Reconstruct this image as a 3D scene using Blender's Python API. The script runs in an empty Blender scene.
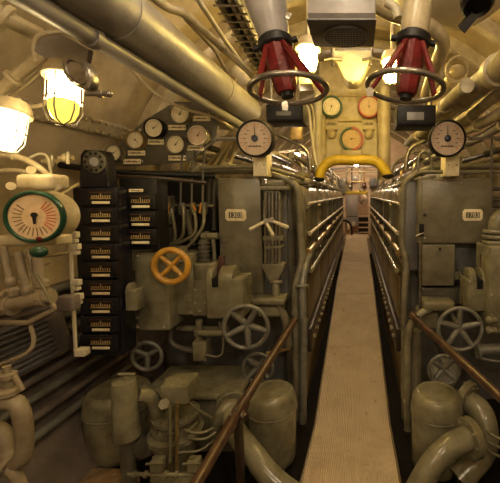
import bpy, bmesh, math, random
from mathutils import Vector as V, Matrix as Mx
random.seed(7)
PI = math.pi
SC = bpy.context.scene
COL = SC.collection
# ------------------------------------------------------------ camera
F = 350.0; PX = 358.0; PY = 221.0; PIT = math.radians(4.4); EYE = V((0, 0, 1.65))
cam = bpy.data.cameras.new('camera'); camo = bpy.data.objects.new('camera', cam); COL.objects.link(camo)
camo.location = EYE; camo.rotation_euler = (PI/2 - PIT, 0, 0)
cam.sensor_width = 36; cam.lens = F/500*36
cam.shift_x = (250-PX)/500; cam.shift_y = -(241.5-PY)/500; cam.clip_start = .05
SC.camera = camo
SC.view_settings.view_transform = 'Standard'; SC.view_settings.look = 'None'
SC.view_settings.exposure = 0; SC.view_settings.gamma = 1; SC.view_settings.use_curve_mapping = False

def P(x, y, Y):
    """world point at forward distance Y that the photograph shows at pixel x, y (used as a surveying aid)"""
    a = (x-PX)/F; b = (PY-y)/F
    d = V((a, math.cos(PIT)+b*math.sin(PIT), -math.sin(PIT)+b*math.cos(PIT)))
    return EYE + d*(Y/d.y)
def PT(pts, Y=None):
    return [P(p[0], p[1], p[2] if len(p) > 2 else Y) for p in pts]
def W(px, Y): return px*Y/F

# ------------------------------------------------------------ materials
def mat(name, c, rough=.5, metal=0.0, var=.35, scale=6, dark=None, bump=.15, spec=.5, em=None, es=0, fine=60):
    m = bpy.data.materials.new(name); m.use_nodes = True
    nt = m.node_tree; n = nt.nodes; l = nt.links; b = n['Principled BSDF']
    tc = n.new('ShaderNodeTexCoord')
    nz = n.new('ShaderNodeTexNoise'); nz.inputs['Scale'].default_value = scale; nz.inputs['Detail'].default_value = 6; nz.inputs['Roughness'].default_value = .65
    l.new(tc.outputs['Object'], nz.inputs['Vector'])
    rp = n.new('ShaderNodeValToRGB'); rp.color_ramp.elements[0].position = .35; rp.color_ramp.elements[1].position = .62
    d = dark or tuple(x*(1-var) for x in c)
    rp.color_ramp.elements[0].color = (*d, 1); rp.color_ramp.elements[1].color = (*c, 1)
    l.new(nz.outputs['Fac'], rp.inputs['Fac']); l.new(rp.outputs['Color'], b.inputs['Base Color'])
    b.inputs['Roughness'].default_value = rough; b.inputs['Metallic'].default_value = metal
    b.inputs['Specular IOR Level'].default_value = spec
    if bump:
        nb = n.new('ShaderNodeTexNoise'); nb.inputs['Scale'].default_value = fine; nb.inputs['Detail'].default_value = 3
        l.new(tc.outputs['Object'], nb.inputs['Vector'])
        bp = n.new('ShaderNodeBump'); bp.inputs['Strength'].default_value = bump; bp.inputs['Distance'].default_value = .01
        l.new(nb.outputs['Fac'], bp.inputs['Height']); l.new(bp.outputs['Normal'], b.inputs['Normal'])
    if em:
        b.inputs['Emission Color'].default_value = (*em, 1); b.inputs['Emission Strength'].default_value = es
    return m
M = dict(
 cream=mat('cream_paint', (.48, .41, .26), .36, dark=(.30, .235, .14), scale=6),
 white=mat('off_white_paint', (.60, .55, .42), .45, dark=(.42, .36, .24), scale=5),
 lag=mat('lagged_pipe_cloth', (.50, .45, .33), .75, dark=(.30, .25, .17), scale=8, bump=.6, fine=25),
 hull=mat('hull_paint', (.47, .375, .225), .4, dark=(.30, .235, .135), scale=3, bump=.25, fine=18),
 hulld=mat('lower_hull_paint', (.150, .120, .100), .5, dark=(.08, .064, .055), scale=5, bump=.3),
 duct=mat('grey_duct_paint', (.275, .255, .25), .42, dark=(.19, .17, .155), scale=4, bump=.25, fine=20),
 green=mat('grey_green_paint', (.195, .175, .120), .25, dark=(.12, .106, .072), scale=6, bump=.2),
 greend=mat('dark_grey_green_paint', (.105, .095, .070), .4, dark=(.055, .048, .036), scale=6),
 gloss=mat('glossy_olive_paint', (.225, .205, .130), .17, dark=(.12, .106, .064), scale=6, bump=.1),
 blue=mat('blue_grey_paint', (.125, .125, .13), .45, dark=(.08, .078, .075), scale=4),
 brown=mat('brown_engine_paint', (.20, .145, .065), .4, dark=(.11, .078, .036), scale=5),
 sill=mat('oily_dark_metal', (.05, .032, .022), .4, dark=(.02, .014, .01), scale=20),
 dark=mat('black_paint', (.009, .008, .008), .5, var=.5, scale=8, spec=.3),
 bak=mat('black_bakelite', (.012, .011, .016), .25, var=.4, scale=8, bump=.05, spec=.4),
 rail=mat('brown_varnished_handrail', (.085, .045, .024), .32, dark=(.04, .022, .012), scale=15, bump=.08),
 steel=mat('worn_steel', (.33, .30, .26), .3, .8, dark=(.18, .16, .13), scale=20, bump=.1),
 grey=mat('grey_wheel_paint', (.20, .195, .165), .35, .2, dark=(.12, .115, .095), scale=18),
 brass=mat('tarnished_brass', (.50, .36, .15), .32, .7, dark=(.25, .17, .07), scale=20, bump=.1),
 gold=mat('yellow_wheel_paint', (.50, .27, .035), .3, dark=(.34, .16, .02), scale=14, bump=.08),
 orange=mat('orange_lever_paint', (.65, .28, .04), .4),
 yellow=mat('yellow_padding', (.60, .43, .025), .5, dark=(.38, .25, .02), scale=7),
 red=mat('red_paint', (.135, .007, .006), .5, dark=(.07, .004, .003), scale=14, bump=.4, spec=.3),
 rust=mat('rusty_lever', (.075, .028, .012), .6, dark=(.035, .013, .006), scale=25),
 tan=mat('dull_tan_paint', (.27, .22, .14), .45, dark=(.17, .13, .08), scale=7),
 dgreen=mat('green_rim_paint', (.006, .045, .022), .3, var=.3),
 lgreen=mat('mid_green_rim_paint', (.03, .09, .035), .4, var=.3),
 orred=mat('orange_red_rim_paint', (.36, .045, .015), .4, var=.3),
 face=mat('aged_dial_face', (.60, .43, .25), .5, dark=(.48, .33, .17), scale=25, bump=0),
 facep=mat('pinkish_dial_face', (.66, .52, .40), .5, dark=(.56, .42, .3), scale=20, bump=0),
 facew=mat('pale_dial_face', (.75, .68, .50), .45, dark=(.62, .53, .36), scale=20, bump=0),
 print=mat('dial_print', (.07, .045, .03), .6, bump=0),
 printr=mat('dial_print_red', (.5, .12, .04), .6, bump=0),
 hubb=mat('blue_black_hub', (.02, .025, .06), .3, bump=0),
 plate=mat('ivory_name_plate', (.86, .78, .55), .35, dark=(.70, .58, .36), scale=20, bump=0),
 amber=mat('amber_scale_strip', (.55, .40, .18), .5, dark=(.30, .2, .08), scale=40, bump=0),
 wall=mat('far_bulkhead_paint', (.58, .43, .30), .55, dark=(.44, .31, .2), scale=3),
 fgrey=mat('light_grey_enamel', (.33, .33, .34), .4, dark=(.25, .25, .25)),
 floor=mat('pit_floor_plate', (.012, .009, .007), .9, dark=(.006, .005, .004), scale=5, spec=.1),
 check=mat('worn_checker_plate', (.42, .28, .15), .4, .2, dark=(.26, .17, .09), scale=12),
 silver=mat('polished_silver', (.8, .8, .78), .2, .9, var=.2),
)
def lampmat(name, c, s):
    return mat(name, (.9, .85, .7), .3, em=c, es=s, bump=0)
M['bulb'] = lampmat('lit_lamp_glass_warm', (1, .74, .35), 18)
M['fill_bulb'] = lampmat('fill_lamp_glass', (1, .80, .54), 62)  # glow of the unseen fill lamps behind and above the viewer
M['fill_soft'] = lampmat('fill_lamp_glass_soft', (1, .82, .60), 4)  # weaker glow of the added wall lamps behind the viewer
M['bulby'] = lampmat('lit_lamp_glass_yellow', (1, .69, .17), 60)
M['bulbw'] = lampmat('lit_lamp_glass_far', (1, .74, .46), 120)
# amber lower glass of the cage lamp
M['amberglass'] = mat('yellow_lamp_glass', (.8, .6, .12), .2, em=(1, .70, .10), es=.75, bump=0)
# ribbed deck covering
def deckmat():
    m = mat('ribbed_tan_deck_covering', (.70, .56, .385), .5, dark=(.57, .44, .285), scale=3.5, bump=0)
    nt = m.node_tree; n = nt.nodes; l = nt.links; b = n['Principled BSDF']
    tc = n['Texture Coordinate']
    wv = n.new('ShaderNodeTexWave'); wv.bands_direction = 'X'; wv.inputs['Scale'].default_value = 22; wv.inputs['Distortion'].default_value = .0
    l.new(tc.outputs['Object'], wv.inputs['Vector'])
    bp = n.new('ShaderNodeBump'); bp.inputs['Strength'].default_value = .8; bp.inputs['Distance'].default_value = .01
    l.new(wv.outputs['Fac'], bp.inputs['Height']); l.new(bp.outputs['Normal'], b.inputs['Normal'])
    # grime worn into the covering
    n2 = n.new('ShaderNodeTexNoise'); n2.inputs['Scale'].default_value = 14; n2.inputs['Detail'].default_value = 8
    l.new(tc.outputs['Object'], n2.inputs['Vector'])
    r2 = n.new('ShaderNodeValToRGB'); r2.color_ramp.elements[0].position = .27; r2.color_ramp.elements[1].position = .36
    r2.color_ramp.elements[0].color = (.66, .6, .54, 1); r2.color_ramp.elements[1].color = (1, 1, 1, 1)
    l.new(n2.outputs['Fac'], r2.inputs['Fac'])
    mx = n.new('ShaderNodeMixRGB'); mx.blend_type = 'MULTIPLY'; mx.inputs['Fac'].default_value = 1
    src = b.inputs['Base Color'].links[0].from_socket
    l.new(src, mx.inputs['Color1']); l.new(r2.outputs['Color'], mx.inputs['Color2']); l.new(mx.outputs['Color'], b.inputs['Base Color'])
    return m
M['deck'] = deckmat()
def gridmat(m, sc=90):
    nt = m.node_tree; n = nt.nodes; l = nt.links; b = n['Principled BSDF']
    v = n.new('ShaderNodeTexVoronoi'); v.inputs['Scale'].default_value = sc
    l.new(n['Texture Coordinate'].outputs['Object'], v.inputs['Vector'])
    bp = n.new('ShaderNodeBump'); bp.inputs['Strength'].default_value = 1; bp.inputs['Distance'].default_value = .01; bp.invert = True
    l.new(v.outputs['Distance'], bp.inputs['Height']); l.new(bp.outputs['Normal'], b.inputs['Normal'])
gridmat(M['check'], 34)

# ------------------------------------------------------------ mesh builder
ORG = {}
SPLIT = {'screw', 'bolt', 'board_bolt', 'cover_bolt', 'ledge_stud', 'rail_bracket', 'quadrant_cheek', 'lug', 'rivet', 'cross_strip', 'finger_hole', 'scuff_mark', 'stud', 'guide_bar', 'hanger', 'socket', 'cock_body', 'pivot'}
def frame(c, n=(0, -1, 0), up=(0, 0, 1)):
    """local z = n, local y = up"""
    n = V(n).normalized(); up = V(up)
    x = up.cross(n)
    if x.length < 1e-4: x = V((1, 0, 0))
    x.normalize(); y = n.cross(x)
    m = Mx((x, y, n)).transposed().to_4x4(); m.translation = V(c); return m
class MB:
    def __init__(s): s.b = bmesh.new()
    def verts(s, co): return [s.b.verts.new(c) for c in co]
    def f(s, vs):
        try: return s.b.faces.new(vs)
        except ValueError: return None
    def box(s, p0, p1, bev=0, m=None):
        x0, y0, z0 = [min(a, b) for a, b in zip(p0, p1)]; x1, y1, z1 = [max(a, b) for a, b in zip(p0, p1)]
        co = [V(c) for c in ((x0,y0,z0),(x1,y0,z0),(x1,y1,z0),(x0,y1,z0),(x0,y0,z1),(x1,y0,z1),(x1,y1,z1),(x0,y1,z1))]
        if m is not None: co = [m @ c for c in co]
        v = s.verts(co)
        fs = [s.f([v[i] for i in q]) for q in ((3,2,1,0),(4,5,6,7),(0,1,5,4),(1,2,6,5),(2,3,7,6),(3,0,4,7))]
        if bev:
            es = list({e for f_ in fs for e in f_.edges})
            bmesh.ops.bevel(s.b, geom=es, offset=min(bev, .45*min(x1-x0, y1-y0, z1-z0)), segments=3, profile=.5, affect='EDGES')
        return s
    def lathe(s, m, prof, n=24, cap=True):
        rings = []
        for r, z in prof:
            if r < 1e-5: rings.append([s.b.verts.new(m @ V((0, 0, z)))])
            else: rings.append([s.b.verts.new(m @ V((r*math.cos(2*PI*i/n), r*math.sin(2*PI*i/n), z))) for i in range(n)])
        for a, b in zip(rings, rings[1:]):
            for i in range(n):
                j = (i+1) % n
                if len(a) == 1 and len(b) == 1: continue
                if len(a) == 1: s.f([a[0], b[i], b[j]])
                elif len(b) == 1: s.f([a[i], a[j], b[0]])
                else: s.f([a[i], a[j], b[j], b[i]])
        if cap:
            if len(rings[0]) > 1: s.f(rings[0][::-1])
            if len(rings[-1]) > 1: s.f(rings[-1])
        return s
    def cyl(s, a, b, r, r2=None, n=16):
        a = V(a); b = V(b); d = b-a
        up = (0, 0, 1) if abs(d.normalized().z) < .95 else (0, 1, 0)
        return s.lathe(frame(a, d, up), [(r, 0), (r if r2 is None else r2, d.length)], n)
    def tube(s, pts, r, n=10, fil=.06, closed=False, taper=None, sx=1.0):
        pts = [V(p) for p in pts]; out = []
        N = len(pts)
        if closed or fil == 0: out = pts
        else:
            out = [pts[0]]
            for i in range(1, N-1):
                a, p, b = pts[i-1], pts[i], pts[i+1]
                la = min(fil, (a-p).length*.48); lb = min(fil, (b-p).length*.48)
                q0 = p+(a-p).normalized()*la; q1 = p+(b-p).normalized()*lb
                k = 7
                for j in range(k+1):
                    t = j/k; out.append(q0*(1-t)**2+p*2*t*(1-t)+q1*t*t)
            out.append(pts[-1])
        N = len(out); rings = []
        tang = []
        for i in range(N):
            if closed: t = out[(i+1) % N]-out[i-1]
            else: t = out[min(i+1, N-1)]-out[max(i-1, 0)]
            tang.append(t.normalized())
        nrm = tang[0].orthogonal().normalized()
        for i in range(N):
            t = tang[i]; nrm = (nrm-t*nrm.dot(t)); nrm = nrm.normalized() if nrm.length > 1e-6 else t.orthogonal().normalized()
            bn = t.cross(nrm)
            rr = r if taper is None else r*(1+(taper-1)*i/(N-1))
            rings.append([s.b.verts.new(out[i]+(nrm*math.cos(2*PI*k/n)*sx+bn*math.sin(2*PI*k/n))*rr) for k in range(n)])
        pr = list(zip(rings, rings[1:])) + ([(rings[-1], rings[0])] if closed else [])
        for a, b in pr:
            for k in range(n):
                j = (k+1) % n; s.f([a[k], a[j], b[j], b[k]])
        if not closed: s.f(rings[0][::-1]); s.f(rings[-1])
        return s
    def torus(s, m, R, r, n=40, k=10, ry=1.0):
        rings = [[s.b.verts.new(m @ V(((R+r*math.cos(2*PI*j/k))*math.cos(2*PI*i/n), ry*(R+r*math.cos(2*PI*j/k))*math.sin(2*PI*i/n), r*math.sin(2*PI*j/k)))) for j in range(k)] for i in range(n)]
        for i in range(n):
            a = rings[i]; b = rings[(i+1) % n]
            for j in range(k):
                q = (j+1) % k; s.f([a[j], b[j], b[q], a[q]])
        return s
    def ringseg(s, m, R0, R1, z0, z1, a0, a1, n=24):
        """flat annular segment"""
        rows = []
        for i in range(n+1):
            a = a0+(a1-a0)*i/n; c, q = math.cos(a), math.sin(a)
            rows.append(s.verts([m @ V((R0*c, R0*q, z0)), m @ V((R1*c, R1*q, z0)), m @ V((R1*c, R1*q, z1)), m @ V((R0*c, R0*q, z1))]))
        for a, b in zip(rows, rows[1:]):
            for j in range(4): s.f([a[j], a[(j+1) % 4], b[(j+1) % 4], b[j]])
        if abs(a1-a0) < 2*PI-.01: s.f(rows[0]); s.f(rows[-1][::-1])
        return s
    def prism(s, m, poly, z0, z1, bev=0):
        a = s.verts([m @ V((x, y, z0)) for x, y in poly]); b = s.verts([m @ V((x, y, z1)) for x, y in poly])
        fs = [s.f(a[::-1]), s.f(b)]
        n = len(poly)
        for i in range(n): fs.append(s.f([a[i], a[(i+1) % n], b[(i+1) % n], b[i]]))
        if bev:
            es = [e for e in fs[1].edges] + [e for e in fs[0].edges]
            bmesh.ops.bevel(s.b, geom=es, offset=bev, segments=2, profile=.5, affect='EDGES')
        return s
    def sphere(s, c, r, sc=(1, 1, 1), n=20):
        k = n//2
        m = Mx.Translation(V(c)) @ Mx.Diagonal((*sc, 1))
        return s.lathe(m, [(r*math.sin(PI*i/k), -r*math.cos(PI*i/k)) for i in range(k+1)], n)
    def bolts(s, m, R, r, h, n, z=0, a0=0):
        for i in range(n):
            a = a0+2*PI*i/n
            s.lathe(m @ Mx.Translation(V((R*math.cos(a), R*math.sin(a), z))), [(r, 0), (r, h*.7), (r*.6, h)], 6)
        return s
    def build(s, name, m, parent=None, smooth=True):
        if name in SPLIT: return s.split(name, m, parent)
        return s.build1(name, m, parent, smooth)
    def split(s, name, m, parent):
        seen = set(); o = None
        isl = []
        s.b.verts.ensure_lookup_table()
        for v in s.b.verts:
            if v in seen: continue
            st = [v]; seen.add(v); g = []
            while st:
                q = st.pop(); g.append(q)
                for e in q.link_edges:
                    w = e.other_vert(q)
                    if w not in seen: seen.add(w); st.append(w)
            isl.append(g)
        for g in isl:
            n = MB(); mp = {v: n.b.verts.new(v.co) for v in g}
            for f_ in {f_ for v in g for f_ in v.link_faces}: n.f([mp[v] for v in f_.verts])
            o = n.build1(name, m, parent)
        s.b.free()
        return o
    def build1(s, name, m, parent=None, smooth=True):
        org = ORG.get(parent.name, V((0, 0, 0))) if parent is not None else V((0, 0, 0))
        if parent is None:
            lo = V((min(v.co.x for v in s.b.verts), min(v.co.y for v in s.b.verts), min(v.co.z for v in s.b.verts)))
            hi = V((max(v.co.x for v in s.b.verts), max(v.co.y for v in s.b.verts), max(v.co.z for v in s.b.verts)))
            org = V(((lo.x+hi.x)/2, (lo.y+hi.y)/2, lo.z))
        bmesh.ops.recalc_face_normals(s.b, faces=s.b.faces)
        for e in s.b.edges:
            if len(e.link_faces) == 2 and e.calc_face_angle(0) > .65: e.smooth = False
        for f_ in s.b.faces: f_.smooth = smooth
        bmesh.ops.translate(s.b, verts=s.b.verts, vec=-org)
        me = bpy.data.meshes.new(name); s.b.to_mesh(me); s.b.free()
        me.materials.append(M[m] if isinstance(m, str) else m)
        o = bpy.data.objects.new(name, me); COL.objects.link(o)
        if parent is not None: o.parent = parent
        else: o.location = org
        ORG[o.name] = org
        return o
def tag(o, label, cat, group=None):
    o['label'] = label; o['category'] = cat
    if group: o['group'] = group
    return o
def thing(name, label, cat, loc, group=None):
    o = bpy.data.objects.new(name, None); COL.objects.link(o); o.location = V(loc); o.empty_display_size = .05
    ORG[o.name] = V(loc); return tag(o, label, cat, group)
def struct(o): o['kind'] = 'structure'; return o
def text_mb(txt, m, size, parent, matn, name='lettering', depth=.0008):
    cu = bpy.data.curves.new(name, 'FONT'); cu.body = txt; cu.size = size; cu.align_x = 'CENTER'; cu.align_y = 'CENTER'; cu.extrude = depth
    t = bpy.data.objects.new('tmp_text', cu); COL.objects.link(t)
    bpy.context.view_layer.update()
    dg = bpy.context.evaluated_depsgraph_get()
    me = bpy.data.meshes.new_from_object(t.evaluated_get(dg)); bpy.data.objects.remove(t); bpy.data.curves.remove(cu)
    me.name = name
    org = ORG[parent.name]
    me.transform(Mx.Translation(-org) @ m)
    me.materials.clear(); me.materials.append(M[matn])
    o = bpy.data.objects.new(name, me); COL.objects.link(o); o.parent = parent; ORG[o.name] = org
    return o
def ibox(mb, x0, y0, x1, y1, Y, d, bev=.008):
    """box whose front face at distance Y covers the given rectangle"""
    ym = (y0+y1)/2; xm = (x0+x1)/2
    X0 = P(x0, ym, Y).x; X1 = P(x1, ym, Y).x; Z1 = P(xm, y0, Y).z; Z0 = P(xm, y1, Y).z
    mb.box((X0, Y, Z0), (X1, Y+d, Z1), bev); return (X0, X1, Z0, Z1)

# ------------------------------------------------------------ kinds of things
def pipe(label, pts, r, m='cream', cat='pipe', name='pipe', group=None, fil=.06, flanges=(), clamps=(), n=10, Y=None, fm=None):
    """one pipe; flanges = indices of pts that carry a bolted flange"""
    w = PT(pts, Y) if not isinstance(pts[0], V) else pts
    if not flanges and not clamps:
        return tag(MB().tube(w, r, n, fil).build(name, m), label, cat, group)
    t = thing(name, label, cat, w[0], group)
    MB().tube(w, r, n, fil).build('tube', m, t)
    for i in flanges:
        d = (w[min(i+1, len(w)-1)]-w[max(i-1, 0)]).normalized() if 0 < i < len(w)-1 else ((w[1]-w[0]) if i == 0 else (w[-1]-w[-2])).normalized()
        if isinstance(i, float): pass
        fr = frame(w[i]-d*r*.35, d, (0, 0, 1) if abs(d.z) < .9 else (0, 1, 0))
        MB().lathe(fr, [(r*1.6, 0), (r*1.7, r*.08), (r*1.7, r*.62), (r*1.6, r*.7)], 20).bolts(fr, r*1.35, r*.17, r*1.0, 8, -r*.15).build('flange', fm or m, t)
    for i, f_ in clamps:
        c = w[i].lerp(w[i+1], f_); d = (w[i+1]-w[i]).normalized()
        MB().cyl(c-d*r*.5, c+d*r*.5, r*1.25, n=14).build('clamp', fm or m, t)
    return t

def gauge(label, x, y, rpx, Y, rim='bak', face='facew', ang=45, stick='steel', n=(0, -1, 0), ticks=24, group=None, prt='print', cat='gauge', name='pressure_gauge', sx=1.0, hub=None, needle=True, text=False, depth=.05, c=None, rimw=.13, redsec=False):
    c = c or P(x, y, Y); R = W(rpx, Y)
    m = frame(c, n) @ Mx.Diagonal((sx, 1, 1, 1))
    t = thing(name, label, cat, c, group)
    MB().lathe(m, [(R*.55, -depth*1.25), (R*.6, -depth), (R*.97, -depth*.9), (R*.97, 0)], 36).build('case', stick if name == 'x' else rim if rim in ('bak', 'dark') else 'cream', t)
    MB().lathe(m, [(R*(1-rimw), .006), (R*(1-rimw*.7), .014), (R*.97, .014), (R*1.02, .006), (R*1.02, -.012), (R*(1-rimw), -.006)], 40, cap=False).build('rim', rim, t)
    MB().lathe(m, [(R*(1-rimw)+.001, -.004), (R*(1-rimw)+.001, .002)], 36).build('dial_face', face, t)
    tk = MB(); Ri = R*(1-rimw)
    for i in range(ticks):
        a = math.radians(-225+270*i/(ticks-1)) if ticks > 1 else 0
        L = .14 if i % 3 else .24
        mm = m @ Mx.Rotation(-a-PI/2+PI/2, 4, 'Z')
        tk.box((Ri*(.93-L), -Ri*.012, .002), (Ri*.93, Ri*.012, .003), m=mm)
    tk.build('scale_marks', prt, t)
    if redsec:
        r2 = MB()
        for i in range(9):
            mm = m @ Mx.Rotation(math.radians(-42+i*12), 4, 'Z')
            r2.box((Ri*.45, -Ri*.03, .002), (Ri*.85, Ri*.03, .003), m=mm)
        r2.build('red_scale_marks', 'printr', t)
        r2 = MB()
        for i in range(13):
            mm = m @ Mx.Rotation(math.radians(140+i*13.5), 4, 'Z')
            r2.box((Ri*.5, -Ri*.018, .002), (Ri*.86, Ri*.018, .003), m=mm)
        r2.build('black_scale_marks', 'print', t)
    if needle:
        mm = m @ Mx.Rotation(math.radians(ang), 4, 'Z')
        nd = MB().prism(mm, [(-Ri*.2, -Ri*.04), (Ri*.72, -Ri*.008), (Ri*.72, Ri*.008), (-Ri*.2, Ri*.04)], .004, .006)
        nd.lathe(m, [(Ri*.09, .003), (Ri*.09, .009), (0, .010)], 14); nd.build('needle', 'print', t)
    if hub: MB().lathe(m, [(Ri*.2, .006), (Ri*.2, .014), (Ri*.1, .018), (0, .018)], 20).build('hub_cap', hub, t)
    if text:
        q = MB()
        for i in range(9):
            w_ = Ri*.065; x0 = -Ri*.4+i*Ri*.09
            q.box((x0, -Ri*.52, .002), (x0+w_, -Ri*(.43-.03*(i % 2)), .003), m=m)
        q.build('dial_lettering', 'print', t)
        q = MB()
        for i in range(8):
            a = math.radians([205, 180, 155, 130, 50, 25, 0, -25][i])
            cx, cy = math.cos(a)*Ri*.62, math.sin(a)*Ri*.62
            q.box((cx-Ri*.07, cy-Ri*.03, .002), (cx-Ri*.01, cy+Ri*.03, .003), m=m); q.box((cx+Ri*.01, cy-Ri*.03, .002), (cx+Ri*.07, cy+Ri*.03, .003), m=m)
        q.build('dial_figures', 'print', t)
    return t

def nameplate(label, x, y, wp, hp, Y, group=None, n=(0, -1, 0), m='plate', c=None):
    c = c or P(x, y, Y); fr = frame(c, n); w = W(wp, Y)/2; h = W(hp, Y)/2
    t = thing('name_plate', label, 'label', c, group)
    MB().box((-w, -h, -.003), (w, h, .002), .0015, m=fr).build('plate', m, t)
    q = MB()
    k = 7
    for i in range(k):
        x0 = -w*.66+i*w*1.32/k; q.box((x0, -h*.3, .002), (x0+w*1.0/k, h*(.35 if i % 3 else .2), .0028), m=fr)
    q.build('lettering', 'print', t)
    q = MB()
    for sx_ in (-1, 1): q.lathe(fr @ Mx.Translation(V((sx_*w*.85, 0, .002))), [(h*.3, 0), (h*.2, .002)], 8)
    q.build('screw', 'steel', t)
    return t

def handwheel(label, c, n, R, r=None, spokes=5, m='grey', a0=90, ang=0, name='handwheel', stem=.08, hubr=.16, group=None, hubm=None, sm=None, dish=.12, up=(0, 0, 1), stemm=None, spw=None):
    fr = frame(c, n, up); r = r or R*.1
    t = thing(name, label, 'handwheel', c, group)
    MB().torus(fr, R-r, r, 48, 12).build('rim', m, t)
    for i in range(spokes):
        a = math.radians(a0+360*i/spokes); d = V((math.cos(a), math.sin(a), 0))
        p0 = fr @ (d*R*hubr*.6+V((0, 0, -R*dish))); p2 = fr @ (d*(R-r))
        MB().tube([p0, p2], (spw or r*.95)*1.1, 10, 0, taper=.75).build('spoke', sm or m, t)
    MB().lathe(fr, [(R*hubr, -R*dish-R*.1), (R*hubr, -R*dish+R*.06), (R*hubr*.7, -R*dish+R*.12), (R*hubr*.35, -R*dish+R*.12), (R*hubr*.35, -R*dish+R*.2), (0, -R*dish+R*.2)], 20).build('hub', hubm or sm or m, t)
    if stem: MB().lathe(fr, [(R*.09, -R*dish-R*.1-stem), (R*.09, -R*dish-R*.08)], 12).build('stem', stemm or m, t)
    return t

def tank(label, x, ytop, ybot, rpx, Y, m='gloss', dome=.35, extra=True, zbot=None):
    top = P(x, ytop, Y); bot = P(x, ybot, Y); R = W(rpx, Y)
    z0 = zbot if zbot is not None else bot.z; H = top.z-z0
    fr = frame((top.x, Y, z0), (0, 0, 1), (0, 1, 0))
    t = thing('storage_tank', label, 'tank', (top.x, Y, z0))
    MB().lathe(fr, [(R*.8, 0), (R*.96, .03), (R, .07), (R, H-R*dome-.045)], 40).build('shell', m, t)
    MB().lathe(fr, [(R*1.0, H-R*dome-.05), (R*1.03, H-R*dome-.045), (R*1.03, H-R*dome-.02), (R*1.0, H-R*dome), (R*.975, H-R*dome*.6), (R*.92, H-R*dome*.32), (R*.82, H-R*dome*.12), (R*.74, H-R*dome*.08), (R*.70, H-R*dome*.14), (R*.3, H-R*dome*.05), (0, H)], 40).build('domed_lid', m, t)
    MB().torus(fr @ Mx.Translation(V((0, 0, H-R*dome-.06))), R*1.0, .008, 40, 6).build('seam_band', m, t)
    return t

def cage_lamp(label, c, axis, R, L, glass='bulb', body='cream', half=False, up=(0, 1, 0), hang=False):
    """axis points from the housing to the end of the glass"""
    fr = frame(c, axis, up if abs(V(axis).normalized().y) < .9 else (0, 0, 1)); t = thing('bulkhead_lamp', label, 'lamp', c)
    MB().lathe(fr, [(R*.5, -R*1.1), (R*.9, -R*1.0), (R*1.15, -R*.5), (R*1.2, -R*.1), (R*1.2, 0), (R*.9, 0)], 28).build('housing', body, t)
    MB().torus(fr @ Mx.Translation(V((0, 0, -R*.1))), R*1.18, R*.09, 28, 8).build('collar', body, t)
    if half:
        MB().lathe(fr, [(R*.82, 0), (R*.84, L*.55)], 24, cap=False).build('glass_sleeve', glass, t)
        MB().lathe(fr, [(R*.84, L*.55), (R*.8, L*.75), (R*.6, L*.92), (R*.3, L*.99), (0, L)], 24, cap=False).build('glass_dome', 'amberglass', t)
    else:
        MB().lathe(fr, [(R*.85, 0), (R*.88, L*.5), (R*.8, L*.75), (R*.6, L*.92), (R*.3, L*.99), (0, L)], 24).build('glass_dome', glass, t)
    cg = MB()
    for i in range(3):
        a = PI*i/3+.3; pts = []
        for j in range(15):
            q = PI*j/14; rr = R*1.0*max(-1, min(1, math.cos(q)*1.6)); zz = (L*.55+math.sin(q)*L*.5) if abs(math.cos(q)) < .62 else L*(.0+.9*math.sin(q)*1.1)
            pts.append(fr @ V((rr*math.cos(a), rr*math.sin(a), min(zz, L*1.05))))
        cg.tube(pts, R*.045, 6, 0)
    cg.torus(fr @ Mx.Translation(V((0, 0, L*.5))), R*1.0, R*.045, 28, 6)
    cg.build('wire_cage', 'steel', t)
    if hang: MB().cyl(fr @ V((0, 0, -R)), V((c[0], c[1], 1.3+math.sqrt(2.3**2-c[0]**2)-.01)), .014, n=10).build('hanging_stem', body, t)
    return t
# ------------------------------------------------------------ hull
HC = V((0, 0, 1.3)); HR = 2.3; YB = -1.2; YE = 11.0
def arc_shell(name, a0, a1, m, y0=YB, y1=YE):
    mb = MB(); n = 28; k = 12
    def pt(i, j, R): a = math.radians(a0+(a1-a0)*i/n); return V((R*math.cos(a), y0+(y1-y0)*j/k, HC.z+R*math.sin(a)))
    g0 = [[mb.b.verts.new(pt(i, j, HR)) for j in range(k+1)] for i in range(n+1)]
    g1 = [[mb.b.verts.new(pt(i, j, HR+.03)) for j in range(k+1)] for i in range(n+1)]
    for i in range(n):
        for j in range(k):
            mb.f([g0[i][j], g0[i+1][j], g0[i+1][j+1], g0[i][j+1]]); mb.f([g1[i][j+1], g1[i+1][j+1], g1[i+1][j], g1[i][j]])
    for j in range(k):
        mb.f([g0[0][j], g0[0][j+1], g1[0][j+1], g1[0][j]]); mb.f([g0[n][j+1], g0[n][j], g1[n][j], g1[n][j+1]])
    for i in range(n):
        mb.f([g0[i][0], g1[i][0], g1[i+1][0], g0[i+1][0]]); mb.f([g0[i][k], g0[i+1][k], g1[i+1][k], g1[i][k]])
    return struct(mb.build(name, m))
arc_shell('ceiling', 38, 142, 'hull')
arc_shell('wall_left', 142, 188, 'hull'); arc_shell('wall_right', -8, 38, 'hull')
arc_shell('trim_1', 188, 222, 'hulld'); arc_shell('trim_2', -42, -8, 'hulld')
FZ = -.24
struct(MB().box((-1.75, YB, FZ-.04), (1.75, YE, FZ)).build('floor', 'floor'))
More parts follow.
